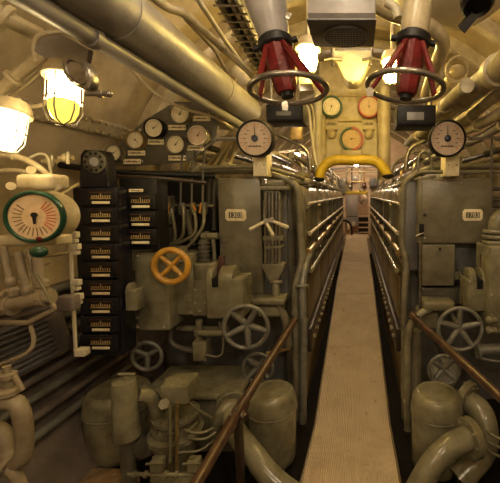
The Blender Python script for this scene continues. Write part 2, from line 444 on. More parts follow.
# hull frames
ni = 3
for yy in (1.75, 3.35, 3.95, 4.55, 5.3, 6.1, 6.9, 7.7, 8.5, 9.3, 10.1):
    mb = MB(); n = 40
    rows = []
    for i in range(n+1):
        a = math.radians(-10+200*i/n); c, s_ = math.cos(a), math.sin(a)
        prof = [(HR-.004, -.012), (HR-.11, -.012), (HR-.11, -.045), (HR-.13, -.045), (HR-.13, .045), (HR-.11, .045), (HR-.11, .012), (HR-.004, .012)]
        rows.append(mb.verts([V((r*c, yy+d, HC.z+r*s_)) for r, d in prof]))
    for a, b in zip(rows, rows[1:]):
        for j in range(8): mb.f([a[j], a[(j+1) % 8], b[(j+1) % 8], b[j]])
    mb.f(rows[0]); mb.f(rows[-1][::-1])
    struct(mb.build('trim_%d' % ni, 'cream')); ni += 1
# riveted seam strips on the left hull
for (a0, lab) in ((157, 'riveted seam strip on the hull above the gauge board'),):
    t = thing('seam_strip', lab, 'hull strip', (0, 2, 1.3))
    a = math.radians(a0); r = HR-.012
    fr = Mx.Translation(V((r*math.cos(a), 0, HC.z+r*math.sin(a)))) @ Mx.Rotation(a, 4, 'Y').inverted()
    MB().box((-.008, 1.8, -.06), (.01, 4.5, .06), .004, m=fr).build('strip', 'cream', t)
    q = MB()
    for i in range(22):
        for zz in (-.04, .04): q.sphere(fr @ V((-.012, 2.05+i*.075, zz)), .015, n=8)
    q.build('rivet', 'cream', t)

# end bulkheads
def bulkhead(name, y, m, hole=None, th=.05):
    mb = MB(); n = 64; R = HR
    if hole:
        hx0, hx1, hz0, hz1 = hole
        # ring of quads between hole boundary and circle
        def hb(t):
            c = V(((hx0+hx1)/2, 0, (hz0+hz1)/2)); d = V((math.cos(t), 0, math.sin(t)))
            sx = (hx1-hx0)/2/abs(d.x) if abs(d.x) > 1e-6 else 1e9; sz = (hz1-hz0)/2/abs(d.z) if abs(d.z) > 1e-6 else 1e9
            return c+d*min(sx, sz)
        c0 = V(((hx0+hx1)/2, 0, (hz0+hz1)/2))
        angs = sorted([2*PI*i/n for i in range(n)]+[math.atan2(sz*(hz1-hz0)/2, sx*(hx1-hx0)/2) % (2*PI) for sx in (-1, 1) for sz in (-1, 1)])
        A = []
        for t in angs:
            p = hb(t); d = V((math.cos(t), 0, math.sin(t)))
            o = c0-HC; b_ = o.dot(d); L = -b_+math.sqrt(b_*b_-(o.dot(o)-R*R)); q = c0+d*L
            A.append([mb.b.verts.new(V((p.x, y, p.z))), mb.b.verts.new(V((q.x, y, q.z))), mb.b.verts.new(V((q.x, y+th, q.z))), mb.b.verts.new(V((p.x, y+th, p.z)))])
        for i in range(len(A)):
            a, b = A[i], A[(i+1) % len(A)]
            for j in range(4): mb.f([a[j], a[(j+1) % 4], b[(j+1) % 4], b[j]])
    else:
        mb.lathe(frame(HC+V((0, y+th, 0)), (0, -1, 0)), [(R, 0), (R, th)], 64)
    return struct(mb.build(name, m))
bulkhead('wall_back', YB-.05, 'hull')
dx0, dx1 = P(344, 215, YE).x, P(369.5, 215, YE).x
dz1 = P(357, 194, YE).z; dz0 = P(357, 237, YE).z
bulkhead('wall_front', YE, 'wall', (dx0, dx1, dz0-.03, dz1))
# compartment beyond the door
struct(MB().box((-1.3, YE+.06, dz0-.1), (1.3, YE+2.6, dz0-.03)).build('floor_beyond', 'deck'))
struct(MB().box((-1.3, YE+2.6, dz0-.1), (1.3, YE+2.66, 2.6)).build('wall_beyond', 'wall'))
struct(MB().box((-1.36, YE+.06, dz0-.1), (-1.3, YE+2.6, 2.6)).build('wall_beyond_left', 'wall'))
struct(MB().box((1.3, YE+.06, dz0-.1), (1.36, YE+2.6, 2.6)).build('wall_beyond_right', 'wall'))
struct(MB().box((-1.3, YE+.06, 2.6), (1.3, YE+2.6, 2.66)).build('ceiling_beyond', 'wall'))

# ------------------------------------------------------------ gangway deck plates
SEC = [(1.0, 483+300), (2.02, 483), (2.74, 424), (3.35, 346), (3.9, 345), (6, 280), (10.5, 236)]
def dz(Y):
    tab = [(-1.2, 0), (2.02, P(358, 483, 2.02).z), (2.74, P(358, 424, 2.74).z), (3.9, P(358, 345, 3.9).z), (6, P(358, 280, 6).z), (10.5, P(358, 236, 10.5).z), (11, P(358, 236, 10.5).z)]
    tab[0] = (-1.2, tab[1][1])
    for (a, za), (b, zb) in zip(tab, tab[1:]):
        if a <= Y <= b: return za+(zb-za)*(Y-a)/(b-a)
    return tab[-1][1]
CX = -.046; HWD = .30
labs = ['tan ribbed gangway plate nearest the viewer, plain and worn', 'second tan gangway plate, marked with pale scuffs',
        'third tan gangway plate, halfway down the passage', 'farthest tan gangway plate, ending at the doorway']
edges = [-1.1, 3.88, 5.4, 7.6, 10.95]
for i in range(4):
    a, b = edges[i], edges[i+1]-.006
    ys = [a]+[k for k in (2.02, 2.74, 6, 10.5) if a < k < b]+[b]
    t = thing('deck_plate', labs[i], 'walkway plate', (CX, a, dz(a)))
    mb = MB(); rows = []
    for y in ys:
        z = dz(y); rows.append(mb.verts([V((CX-HWD, y, z-.03)), V((CX+HWD, y, z-.03)), V((CX+HWD, y, z)), V((CX-HWD, y, z))]))
    for p, q in zip(rows, rows[1:]):
        for j in range(4): mb.f([p[j], p[(j+1) % 4], q[(j+1) % 4], q[j]])
    mb.f(rows[0]); mb.f(rows[-1][::-1]); mb.build('tread', 'deck', t)
    for sx in (-1, 1):
        MB().tube([V((CX+sx*(HWD+.006), y, dz(y)-.012)) for y in ys], .012, 6, 0).build('edge_strip', 'brown', t)
    if i == 1:
        q = MB()
        for (x, y, Y) in ((355, 298, 5.3), (354.5, 309, 4.9), (357, 313.5, 4.75), (343.5, 310, 4.87), (359, 312.8, 4.8)):
            c = V((P(x, y, Y).x, Y, dz(Y)+.002)); q.torus(frame(c, (0, 0, 1), (0, 1, 0)) @ Mx.Diagonal((1, 1, .2, 1)), .026, .009, 20, 5)
        for (x, Y) in ((353, 4.13), (370, 3.98)):
            c = V((P(x, 330, Y).x, Y, dz(Y)+.002)); q.torus(frame(c, (0, 0, 1), (0, 1, 0)) @ Mx.Diagonal((1, 1, .2, 1)), .036, .007, 20, 5)
        q.build('scuff_mark', 'white', t)
# bearers holding the plates off the pit floor
for i, y in enumerate((.3, 1.7, 2.9, 4.4, 6.5, 9)):
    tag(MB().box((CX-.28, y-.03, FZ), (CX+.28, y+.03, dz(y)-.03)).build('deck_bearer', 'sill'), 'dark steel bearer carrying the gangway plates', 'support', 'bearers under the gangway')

# ------------------------------------------------------------ engines
def engine(side, label):
    y0, y1 = (3.12, 10.35)
    xi = -.47 if side < 0 else .395           # inner face
    xo = side*1.2
    ztop = 1.74
    t = thing('diesel_engine', label, 'engine', (side*.85, y0, FZ))
    def bx(mb, a, b, z0, z1, ya, yb, bev=0): mb.box((a, ya, z0), (b, yb, z1), bev)
    # crankcase with access doors (brown)
    mb = MB(); bx(mb, xi, xo, FZ, .95, y0, y1); mb.build('crankcase', 'brown', t)
    n = 7; L = (y1-y0)/n
    for i in range(n):
        mb = MB(); ya = y0+i*L+.03; yb = y0+(i+1)*L-.03
        bx(mb, xi, xi-side*.022, .5, .9, ya, yb, .01)
        mb.build('access_door', 'brown', t)
    mb = MB(); bx(mb, xi+side*.05, xo, .95, 1.4, y0, y1); mb.build('cylinder_block', 'greend', t)
    for i in range(n):
        ya = y0+i*L+.02; yb = y0+(i+1)*L-.02
        # rounded cylinder cover: prism with a curved shoulder
        mb = MB(); a = xi; r = .10
        poly = [(0, 1.16), (0, ztop-r)]
        for k in range(1, 7): q = k/6*PI/2; poly.append((r-r*math.cos(q), ztop-r+r*math.sin(q)))
        poly += [(.62, ztop), (.62, 1.16)]
        fr = Mx(((side, 0, 0, a), (0, 0, 1, 0), (0, 1, 0, 0), (0, 0, 0, 1)))
        mb.prism(fr, poly, ya, yb, .012); mb.build('cylinder_cover', 'gloss' if i % 2 else 'green', t)
        mb = MB()
        for yy in (ya+.07, yb-.07): mb.cyl((a-side*.022, yy, 1.52), (a+side*.005, yy, 1.52), .02, n=8); mb.cyl((a-side*.022, yy, 1.3), (a+side*.005, yy, 1.3), .02, n=8)
        mb.build('cover_bolt', 'steel', t)
    # rails along the engine
    for (z, r, mm, off) in ((1.565, .014, 'cream', .035), (1.30, .018, 'cream', .04), (1.13, .032, 'brass', .02), (1.03, .030, 'brass', -.02), (.965, .022, 'gloss', .045)):
        xx = xi-side*off
        mb = MB(); mb.cyl((xx, y0-.02, z), (xx, y1, z), r, n=12); mb.build('side_rail', mm, t)
    q = MB()
    for i in range(n): q.box((xi-side*.05, y0+i*L-.012+L*.5, .94), (xi+side*.06, y0+i*L+.012+L*.5, 1.58))
    q.build('rail_bracket', 'greend', t)
    # oily ledge with studs
    mb = MB(); mb.box((xi, y0, .2), (xi-side*.045, y1, .42), .01); mb.build('ledge', 'sill', t)
    q = MB()
    for i in range(36): q.cyl((xi-side*.04, y0+.1+i*.2, .31), (xi-side*.075, y0+.1+i*.2, .31), .022, n=6)
    q.build('ledge_stud', 'brown', t)
    return t
engine(-1, 'long grey-green diesel engine along the left of the gangway')
engine(1, 'long grey-green diesel engine along the right of the gangway')

# ------------------------------------------------------------ big casings at the front of each engine
# left casing
t = thing('engine_cabinet', 'grey-green steel cabinet left of the gangway, three white handles beside it', 'cabinet', P(245, 300, 3.0))
mb = MB(); ibox(mb, 219, 178, 262, 300, 2.85, .26, .012); mb.build('body', 'green', t)
mb = MB(); ibox(mb, 262, 184, 287, 300, 2.93, .17, .008); mb.build('recessed_side', 'blue', t)
mb = MB(); fr = frame(P(236, 215, 2.85)); w, h = W(10.5, 2.85), W(6, 2.85)
oct_ = [(-w, -h*.6), (-w*.8, -h), (w*.8, -h), (w, -h*.6), (w, h*.6), (w*.8, h), (-w*.8, h), (-w, h*.6)]
mb.prism(fr, oct_, 0, .008, .002); fr_o = mb.build('counter_frame', 'plate', t)
mb = MB(); mb.box((-w*.66, -h*.48, .008), (w*.62, h*.48, .0095), m=fr); mb.build('counter_window', 'greend', t)
text_mb('1303', fr @ Mx.Translation(V((0, -.001, .0105))), h*1.1, t, 'plate', 'counter_digits')
q = MB()
for (x, y) in ((222, 182), (258, 182), (222, 295), (258, 295), (224, 240)): q.cyl(P(x, y, 2.85), P(x, y, 2.84), .008, n=8)
q.build('screw', 'steel', t)
# valve block with white handles
t = thing('valve_block', 'ribbed valve block with three white handles on the left cabinet', 'valve', P(272, 275, 2.8))
mb = MB(); ibox(mb, 266, 190, 280, 238, 2.80, .12, .006); mb.build('body', 'green', t)
mb = MB(); ibox(mb, 260, 186, 287, 190, 2.76, .16, .004); ibox(mb, 267, 180, 283, 186, 2.78, .14, .004); mb.build('top_flange', 'green', t)
for i in range(5):
    mb = MB(); x = 265.5+i*3.5; mb.cyl(P(x, 192, 2.775), P(x, 264, 2.775), W(1.3, 2.8), n=8); mb.build('push_rod', 'steel' if i % 2 else 'green', t)
mb = MB(); ibox(mb, 263, 236, 283, 241, 2.765, .1, .004); ibox(mb, 264, 246, 282, 249, 2.765, .1, .004); mb.build('guide_bar', 'green', t)
mb = MB(); c = P(273, 266, 2.82)
mb.prism(frame(P(273, 264, 2.76)), [(-W(11.5, 2.8), 0), (W(11.5, 2.8), 0), (W(11.5, 2.8), -W(3, 2.8)), (W(4.5, 2.8), -W(17, 2.8)), (-W(4.5, 2.8), -W(17, 2.8)), (-W(11.5, 2.8), -W(3, 2.8))], -.12, 0, .004); mb.build('funnel_base', 'green', t)
for a, b in (((266, 221), (251, 229)), ((266, 222), (273, 235)), ((272, 221), (287, 227))):
    mb = MB(); p = P(*a, 2.72); q = P(*b, 2.64); mb.tube([p, q], .012, 10, 0, taper=1.25); mb.sphere(q, .016, n=12); mb.build('white_handle', 'white', t)
mb = MB(); mb.cyl(P(264, 200, 2.73), P(264, 218, 2.73), .008, n=8); mb.cyl(P(266, 221, 2.70), P(266, 221, 2.8), .022, n=14); mb.cyl(P(272, 220, 2.70), P(272, 220, 2.8), .022, n=14); mb.build('pivot', 'steel', t)

# right casing
t = thing('engine_cabinet', 'grey-green steel cabinet right of the gangway, with a latch on its left edge', 'cabinet', P(455, 300, 3.0))
mb = MB(); ibox(mb, 418, 178, 491, 244, 2.85, .26, .014); mb.build('body', 'green', t)
mb = MB(); ibox(mb, 404, 180, 420, 272, 2.95, .16, .03); mb.build('rounded_side', 'blue', t)
mb = MB(); ibox(mb, 421.5, 181, 489, 243, 2.84, .02, .006); mb.build('door', 'green', t)
mb = MB(); fr = frame(P(472.5, 215, 2.84)); w, h = W(10, 2.85), W(5.8, 2.85)
mb.prism(fr, [(x_*w/W(10.5, 2.85), y_*h/W(6, 2.85)) for x_, y_ in oct_], 0, .008, .002); mb.build('counter_frame', 'plate', t)
mb = MB(); mb.box((-w*.68, -h*.48, .008), (w*.68, h*.48, .0095), m=fr); mb.build('counter_window', 'greend', t)
text_mb('1783', fr @ Mx.Translation(V((0, -.001, .0105))), h*1.1, t, 'plate', 'counter_digits')
mb = MB(); ibox(mb, 420, 224, 424, 236, 2.815, .03, .003); lt = mb.build('latch', 'dark', t); mb = MB(); mb.tube(PT([(416, 236), (424, 233)], 2.81), .009, 8, 0); mb.build('latch_handle', 'steel', lt); MB().cyl(P(425, 215, 2.82), P(425, 215, 2.845), .014, n=10).build('keyhole', 'dark', t)
q = MB()
for (x, y) in ((441, 184), (462, 183), (425, 238), (486, 238)): q.cyl(P(x, y, 2.84), P(x, y, 2.828), .009, n=8)
q.build('screw', 'steel', t)
t = thing('control_box', 'tall plain grey-green box under the right cabinet', 'box', P(438, 300, 2.9))
mb = MB(); ibox(mb, 422, 245, 455, 286, 2.8, .3, .01); mb.build('upper_case', 'green', t)
mb = MB(); ibox(mb, 422, 288, 468, 304, 2.84, .26, .01); mb.build('lower_case', 'greend', t)
mb = MB(); ibox(mb, 454, 243, 484, 300, 2.98, .12, .01); mb.build('back_case', 'blue', t)
mb = MB(); ibox(mb, 454, 272, 461, 280, 2.86, .12, .004); mb.build('junction_boss', 'gloss', t)
mb = MB(); mb.cyl(P(440, 249, 2.8), P(440, 249, 2.785), .012, n=10); mb.build('screw', 'dark', t)

# lower engine end walls behind the machinery
tag((lambda mb: (ibox(mb, 150, 178, 219, 330, 3.14, .2, .01), mb)[1])(MB()).build('rear_panel', 'dark'), 'dark back panel behind the valve pipes left of the left cabinet', 'panel')
tag(MB().box((-1.75, 3.10, FZ), (-.52, 3.118, 1.0), 0).build('rear_panel', 'blue'), 'blue-grey end plate behind the handwheels on the left side', 'panel')
tag(MB().box((.44, 3.10, FZ), (1.75, 3.118, 1.15), 0).build('rear_panel', 'blue'), 'blue-grey end plate behind the handwheels on the right side', 'panel')

# ------------------------------------------------------------ vertical pipes beside each casing
pipe('olive pipe over the left cabinet that bends down beside the gangway', [(190, 171, 2.95), (262, 170, 2.95), (298, 184, 2.98), (301, 240, 2.98), (303, 262, 2.95), (295, 285, 2.9), (296, 330, 2.85), (298, 474, 2.8)], W(4, 2.9), 'green', fil=.1, clamps=((5, .6),))
pipe('thick vertical olive pipe between left cabinet and bent pipe', [(289, 186, 3.02), (290, 300, 3.02), (291, 430, 3.02)], W(4.6, 3), 'greend', clamps=((0, .35), (0, .9)))
pipe('slim pipe running over the top of the left cabinet', [(200, 168, 2.8), (262, 166, 2.8), (296, 176, 2.95), (335, 189, 8)], W(2.2, 2.9), 'green')
pipe('shiny pipe curving off the left engine rails towards the pit', [(337, 217, 10), (312, 249, 3.4), (306, 262, 2.95), (302, 286, 2.85), (304, 330, 2.8), (302, 474, 2.75)], W(4, 2.9), 'grey', fil=.12, flanges=(3,))
pipe('olive pipe over the right cabinet that drops beside the gangway', [(500, 166, 2.95), (428, 168, 2.95), (404, 180, 2.98), (402, 245, 2.98), (407, 262, 2.95), (404, 300, 2.9), (405, 474, 2.8)], W(3.6, 2.9), 'green', fil=.1, clamps=((2, .3),))
pipe('slim vertical pipe on the left edge of the right lower box', [(420, 242, 2.78), (420, 312, 2.78)], W(1.3, 2.8), 'steel', clamps=((0, .4), (0, .75)))
pipe('slim pipe along the top edge of the right cabinet', [(500, 172, 2.8), (420, 172, 2.82), (408, 182, 3.05), (380, 190, 8)], W(2, 2.9), 'green')
pipe('thin vertical rod at the right edge of the photograph', [(492, 125, 2.7), (491, 232, 2.7)], W(1.2, 2.7), 'greend', name='rod', cat='rod')

# ------------------------------------------------------------ left machine group
def fork(label, x0, y0, x1, y1, Y, lever, notch=(205, 231)):
    t = thing('lever_quadrant', label, 'lever control', P((x0+x1)/2, y1, Y))
    mb = MB(); ibox(mb, x0, y0, x1, y1, Y, .22, .012); mb.build('housing', 'gloss', t)
    xa, xb = notch
    m1 = MB()
    for (a, b) in ((xa-1, xa+5), (xa+11, xb)):
        X0 = P(a, y0, Y).x; X1 = P(b, y0, Y).x; c = V((0, Y+.11, P(x0, y0, Y).z-.005)); Rr = .11
        fr = Mx(((0, 0, 1, 0), (1, 0, 0, c.y), (0, 1, 0, c.z), (0, 0, 0, 1)))
        m1.prism(fr, [(Rr*math.cos(PI*k/12), Rr*.75*math.sin(PI*k/12)) for k in range(13)], X0, X1, .003)
    m1.build('quadrant_cheek', 'gloss', t)
    m3 = MB(); zt = P(x0, y0, Y).z; m3.box((P(xa+5, y0, Y).x, Y-.004, zt-.06), (P(xa+11, y0, Y).x, Y+.2, zt+.004)); m3.build('slot', 'dark', t)
    m2 = MB(); m2.prism(frame(P(lever[0], lever[1], Y+.1)), [(-.022, -.02), (.022, -.02), (.022+(lever[2]-lever[0])*Y/F, (lever[1]-lever[3])*Y/F), (-.022+(lever[2]-lever[0])*Y/F, (lever[1]-lever[3])*Y/F)], -.012, .012, .004); m2.build('lever', 'rust', t)
    return t
t = thing('control_casing', 'tall grey-green casing with side bracket behind the yellow handwheel', 'machine housing', P(155, 332, 2.5))
mb = MB(); ibox(mb, 135, 252, 168, 331, 2.42, .32, .014); mb.build('body', 'gloss', t)
mb = MB(); ibox(mb, 166, 254, 193, 315, 2.55, .22, .008); mb.build('side_plate', 'gloss', t)
q = MB()
for (x, y) in ((169, 285), (169, 300), (190, 285), (190, 300), (190, 312), (169, 312), (175, 260), (138, 256), (138, 327), (164, 327)): q.cyl(P(x, y, 2.56), P(x, y, 2.40 if x < 168 else 2.535), .009, n=8)
q.build('bolt', 'gloss', t)
t2 = thing('bracket', 'small open-topped bracket box left of the tall grey casing', 'bracket', P(131, 310, 2.25))
mb = MB(); ibox(mb, 125, 290, 136, 311, 2.22, .09, .006); mb.build('box', 'gloss', t2)
mb = MB(); X0 = P(125, 285, 2.22).x; X1 = P(129, 285, 2.22).x; z = P(125, 291, 2.22).z
mb.prism(Mx(((0, 0, 1, 0), (1, 0, 0, 2.265), (0, 1, 0, z), (0, 0, 0, 1))), [(.045*math.cos(PI*k/10), .045*math.sin(PI*k/10)) for k in range(11)], X0, X1, .003)
mb.build('cheek', 'gloss', t2)
mb = MB(); mb.tube(PT([(138, 318, 2.5), (134, 335, 2.5), (140, 348, 2.55)]), .018, 8, .03); mb.sphere(P(137, 318, 2.42), .02, n=10); mb.sphere(P(137, 326, 2.42), .02, n=10); mb.build('drain_pipe', 'gloss', t2)
fork('grey lever box with rust-red lever left of the large grey handwheel', 206, 279, 243, 319, 2.45, (219, 280, 223, 254), (207, 232))
t = thing('junction_block', 'square grey block with ribbed cylinder right of the yellow handwheel', 'machine housing', P(200, 316, 2.55))
mb = MB(); ibox(mb, 192, 280, 208, 316, 2.56, .2, .008); mb.build('block', 'gloss', t)
mb = MB(); ibox(mb, 194, 264, 214, 281, 2.56, .18, .008); mb.build('upper_block', 'gloss', t)
mb = MB()
c0 = P(204, 265, 2.65); c1 = P(204, 240, 2.65)
mb.cyl(c0, c1, W(4.5, 2.65), n=20)
for k in range(6):
    c = c0.lerp(c1, k/6+.05); mb.lathe(frame(c, (0, 0, 1), (0, 1, 0)), [(W(5.8, 2.65), -.006), (W(5.8, 2.65), .006)], 20)
mb.build('ribbed_cylinder', 'greend', t)
q = MB()
for (x, y) in ((195, 290), (205, 290), (195, 303), (205, 303), (200, 311)): q.cyl(P(x, y, 2.57), P(x, y, 2.545), .01, n=8)
q.build('bolt', 'gloss', t)
handwheel('yellow handwheel with four spokes on the grey casing', P(171, 266, 2.36), (0.1, -1, 0), W(19.5, 2.36), W(3.1, 2.36), 4, 'gold', a0=135, stem=.16, hubr=.2, spw=.016, stemm='grey', dish=.1)
handwheel('large grey five-spoked handwheel left of the gangway', P(246, 327, 2.42), (.05, -1, 0), W(24.5, 2.42), W(2.3, 2.42), 5, 'grey', a0=60, stem=.5, spw=.022, dish=.2)
handwheel('small grey handwheel low under the tall grey casing', P(147, 356, 2.5), (.1, -1, 0), W(16.5, 2.5), W(2, 2.5), 3, 'grey', a0=30, stem=.5, spw=.017, dish=.1)
handwheel('grey handwheel below the large left one, partly behind the handrail', P(258, 368, 2.62), (0, -1, 0), W(17, 2.62), W(1.8, 2.62), 4, 'grey', a0=45, stem=.4, spw=.022, dish=.2)
# piping under the casings
pipe('thick horizontal stub pipe behind the large left handwheel', [(178, 328, 2.7), (225, 330, 2.6)], W(3.5, 2.6), 'green', flanges=(1,))
pipe('bent pipe rising from the low handwheel to the lever box', [(172, 318, 2.65), (170, 344, 2.62), (186, 350, 2.62), (210, 350, 2.62)], W(3, 2.6), 'greend')
t = thing('stop_valve', 'small grey valve on the pipes under the yellow handwheel', 'valve', P(200, 362, 2.5))
mb = MB(); ibox(mb, 192, 342, 206, 362, 2.5, .1, .012); mb.build('body', 'gloss', t)
mb = MB(); mb.cyl(P(199, 344, 2.55), P(199, 320, 2.55), .025, n=14); mb.cyl(P(199, 334, 2.55), P(199, 330, 2.55), .038, n=14); mb.build('neck', 'gloss', t)
mb = MB(); mb.cyl(P(199, 333, 2.48), P(224, 333, 2.48), .022, n=12); mb.build('outlet', 'gloss', t)
pipe('thin copper-grey pipe looping under the valve block', [(205, 355, 2.5), (222, 358, 2.5), (224, 338, 2.5), (219, 322, 2.5)], W(1.2, 2.5), 'green')
pipe('short pipe dropping from the cabinet foot to the handrail', [(276, 282, 2.8), (276, 305, 2.75), (285, 316, 2.75), (289, 345, 2.78)], W(4, 2.8), 'green', flanges=(0,))
tag((lambda mb: (ibox(mb, 245, 299, 284, 306, 2.68, .2, .02), ibox(mb, 256, 306, 282, 318, 2.72, .2, .03), mb)[2])(MB()).build('cast_bracket', 'gloss'), 'cast grey shelf bracket above the large left handwheel', 'bracket')

# small valves with orange handles and their pipes
xs = [(181, 0), (192, 1), (203, 2)]
for (x, i) in xs:
    pipe(['left of three thin pipes dropping from the gauge board', 'middle of three thin pipes dropping from the gauge board', 'right of three thin pipes dropping from the gauge board'][i],
         [(x+2, 150, 2.75), (x, 168, 2.8), (x-.5, 205, 2.8)], W(1.1, 2.8), 'grey', group='thin pipes below the gauge board')
hoses = [[(170, 205, 2.8), (174, 222, 2.78), (176, 240, 2.8), (165, 248, 2.85)], [(183, 206, 2.8), (184, 222, 2.76), (183, 238, 2.8), (168, 246, 2.82)],
         [(192, 206, 2.8), (196, 218, 2.74), (196, 234, 2.75), (180, 243, 2.8), (164, 248, 2.8)], [(204, 206, 2.8), (204, 226, 2.72), (192, 243, 2.74), (178, 255, 2.78)]]
hl = ['leftmost curved pipe below the orange-handled cocks', 'second curved pipe below the orange-handled cocks', 'third curved pipe below the orange-handled cocks', 'rightmost curved pipe below the orange-handled cocks']
for h_, l_ in zip(hoses, hl): pipe(l_, h_, W(1.6, 2.8), 'gloss', group='curved pipes below the cocks')
t = thing('cock_manifold', 'horizontal manifold pipe carrying the orange-handled cocks', 'manifold', P(185, 206, 2.82))
MB().tube(PT([(157, 205), (214, 206)], 2.84), W(1.6, 2.8), 10, 0).build('tube', 'green', t)
q = MB()
for x in (171, 182, 193, 204): q.lathe(frame(P(x, 211, 2.82), (0, 0, 1), (0, 1, 0)), [(.022, -.03), (.03, 0), (.03, .05), (.02, .07)], 10)
q.build('cock_body', 'greend', t)
for a, b, l_ in (((168, 203), (168, 213), 'vertical orange handle on the leftmost cock'), ((192, 204), (196, 211), 'tilted orange handle on the middle cock'), ((201, 203), (199.5, 213), 'orange handle on the rightmost cock')):
    o = MB().tube(PT([a, b], 2.74), .012, 8, 0, sx=.5).build('cock_handle', 'orange', t); o['label'] = l_
for i in range(3):
    y = 196+i*16.5
    t = thing('switch_box', ['top', 'middle', 'bottom'][i]+' of three small grey switch boxes right of the meter racks', 'switch box', P(162, y+12, 2.75), 'stacked grey switch boxes')
    mb = MB(); ibox(mb, 157.5, y, 167, y+12.5, 2.72, .12, .006); mb.build('box', 'greend', t)
    mb = MB(); ibox(mb, 159, y+1.5, 165.5, y+11, 2.71, .02, .003); mb.build('lid', 'green', t)
t = thing('tapered_tube', 'tapered grey vertical tube among the curved pipes', 'pipe', P(190, 245, 2.9))
MB().cyl(P(187, 212, 2.9), P(193, 245, 2.9), W(4, 2.9), W(2.4, 2.9)).build('cone', 'green', t)
MB().cyl(P(187, 209, 2.9), P(187, 213, 2.9), W(5, 2.9)).build('collar', 'gloss', t)
t = thing('stop_valve', 'horizontal grey valve just left of the left cabinet', 'valve', P(208, 245, 2.75))
MB().cyl(P(202, 236, 2.75), P(218, 236, 2.75), W(3.4, 2.75)).build('body', 'gloss', t)
MB().cyl(P(206, 236, 2.75), P(208, 236, 2.75), W(5, 2.75)).build('flange', 'gloss', t)
MB().cyl(P(213, 236, 2.75), P(214.5, 262, 2.75), W(2, 2.75)).build('outlet', 'green', t)
for (x, a, b) in ((209, 176, 205), (214, 180, 230), (160, 176, 196)):
    pipe({209: 'slim vertical pipe left of the left cabinet', 214: 'vertical pipe touching the left cabinet edge', 160: 'vertical pipe above the small switch boxes'}[x], [(x, a, 3.0), (x, b, 3.0)], W(2.2, 3), 'greend')

# ------------------------------------------------------------ gauge board
GY = 2.72
t = thing('gauge_board', 'olive board of round gauges on the left hull', 'gauge board', P(155, 165, GY+.06))
fr = frame(P(155, 140, GY+.06)); s = (GY+.06)/F
poly = [((x-155)*s, (140-y)*s) for x, y in ((98, 166), (120, 143), (145, 121), (176, 103), (198, 103), (212, 110), (217, 124), (214, 142), (200, 152), (188, 161), (140, 165))]
MB().prism(fr, poly, -.02, 0, .004).build('board', 'greend', t)
q = MB()
for (x, y) in ((106, 162), (140, 130), (172, 108), (209, 113), (211, 140), (185, 158), (142, 161)): q.cyl(P(x, y, GY+.06), P(x, y, GY+.045), .01, n=8)
q.build('board_bolt', 'steel', t)
for (x, y, r, ang, rim, l_) in ((113.7, 153, 8.2, 35, 'steel', 'lowest leftmost small gauge on the olive board'), (135.5, 140, 8.8, -50, 'brass', 'second small gauge from the left on the olive board, thin rim'),
    (154, 128, 9.8, 40, 'bak', 'black-rimmed small gauge in the upper middle of the olive board'), (180, 114, 9.6, 60, 'steel', 'topmost small gauge on the olive board'),
    (175.7, 144.5, 9.3, 55, 'steel', 'small gauge low in the middle right of the olive board'), (198, 135.5, 9.8, 60, 'silver', 'rightmost small gauge on the olive board, bright rim')):
    gauge(l_, x, y, r, GY, rim, 'facew' if rim != 'silver' else 'facep', ang, group='gauges on the olive board', depth=.055)
for i, (x, y) in enumerate(((136.5, 153), (132, 161.5), (155, 142), (177, 127.5), (177, 158), (195, 148), (201.5, 118.5))):
    nameplate(['ivory name plate right of the lowest leftmost gauge', 'lowest ivory name plate on the olive board', 'ivory name plate under the black-rimmed gauge', 'ivory name plate just under the topmost gauge',
        'ivory name plate below the middle right gauge', 'ivory name plate below the bright-rimmed gauge', 'highest ivory name plate on the olive board'][i], x, y, 17, 5, GY+.055, 'name plates on the olive board')

# ------------------------------------------------------------ meter racks and telephone
RY = 2.2
def rack(label, x0, x1, y0, n, dy, y_first, Y, lean=0, m='bak'):
    yb = y_first+n*dy
    t = thing('meter_rack', label, 'meter rack', P((x0+x1)/2, yb, Y))
    mb = MB(); ibox(mb, x0, y0, x1, yb+3, Y, .14, .01); mb.build('housing', m, t)
    xc = (x0+x1)/2+(1 if lean else 0)
    for i in range(n):
        y = y_first+i*dy
        mb = MB(); ibox(mb, x0+3, y, x1-2.5, y+dy-1.4, Y-.03, .04, .006); u = mb.build('meter', m, t)
        mb = MB(); ibox(mb, xc-11, y+2, xc+13, y+11, Y-.034, .006, .002); mb.build('window', 'dark', u)
        q = MB()
        for k in range(9):
            x = xc-8+k*2.2; h_ = 3.2 if k != 4 else 5
            ibox(q, x, y+9.5-h_, x+.8, y+9.5-.6, Y-.0375, .003, 0)
        ibox(q, xc-9, y+9.3, xc+11, y+9.9, Y-.0375, .003, 0); q.build('scale', 'amber', u)
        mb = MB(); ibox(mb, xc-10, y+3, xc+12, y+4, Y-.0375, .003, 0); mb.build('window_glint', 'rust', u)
        mb = MB(); ibox(mb, xc-7.5, y+12.3, xc+10, y+14.8, Y-.035, .006, .0015); mb.build('name_strip', 'plate', u)
    return t
rack('tall black rack of nine stacked meters on the left', 77, 119.5, 187, 9, 18.2, 189, RY, 1)
rack('shorter black rack of three meters with amber scales behind the tall rack', 120, 158, 178, 3, 18, 193, RY+.16, 0, 'dark')
nameplate('ivory name strip at the top of the shorter meter rack', 136, 190.5, 14, 3, RY+.12)
t = thing('bulkhead_telephone', 'black bakelite telephone with round dial on top of the tall meter rack', 'telephone', P(94, 187, RY))
fr = frame(P(94, 169, RY-.01)); s = RY/F
MB().prism(fr, [(-15.5*s, -18*s), (14*s, -18*s), (12.5*s, -10*s), (11.5*s, 13*s), (9*s, 18*s), (-9*s, 19*s), (-13*s, 14*s), (-13.5*s, -8*s)], -.09, 0, .008).build('body', 'bak', t)
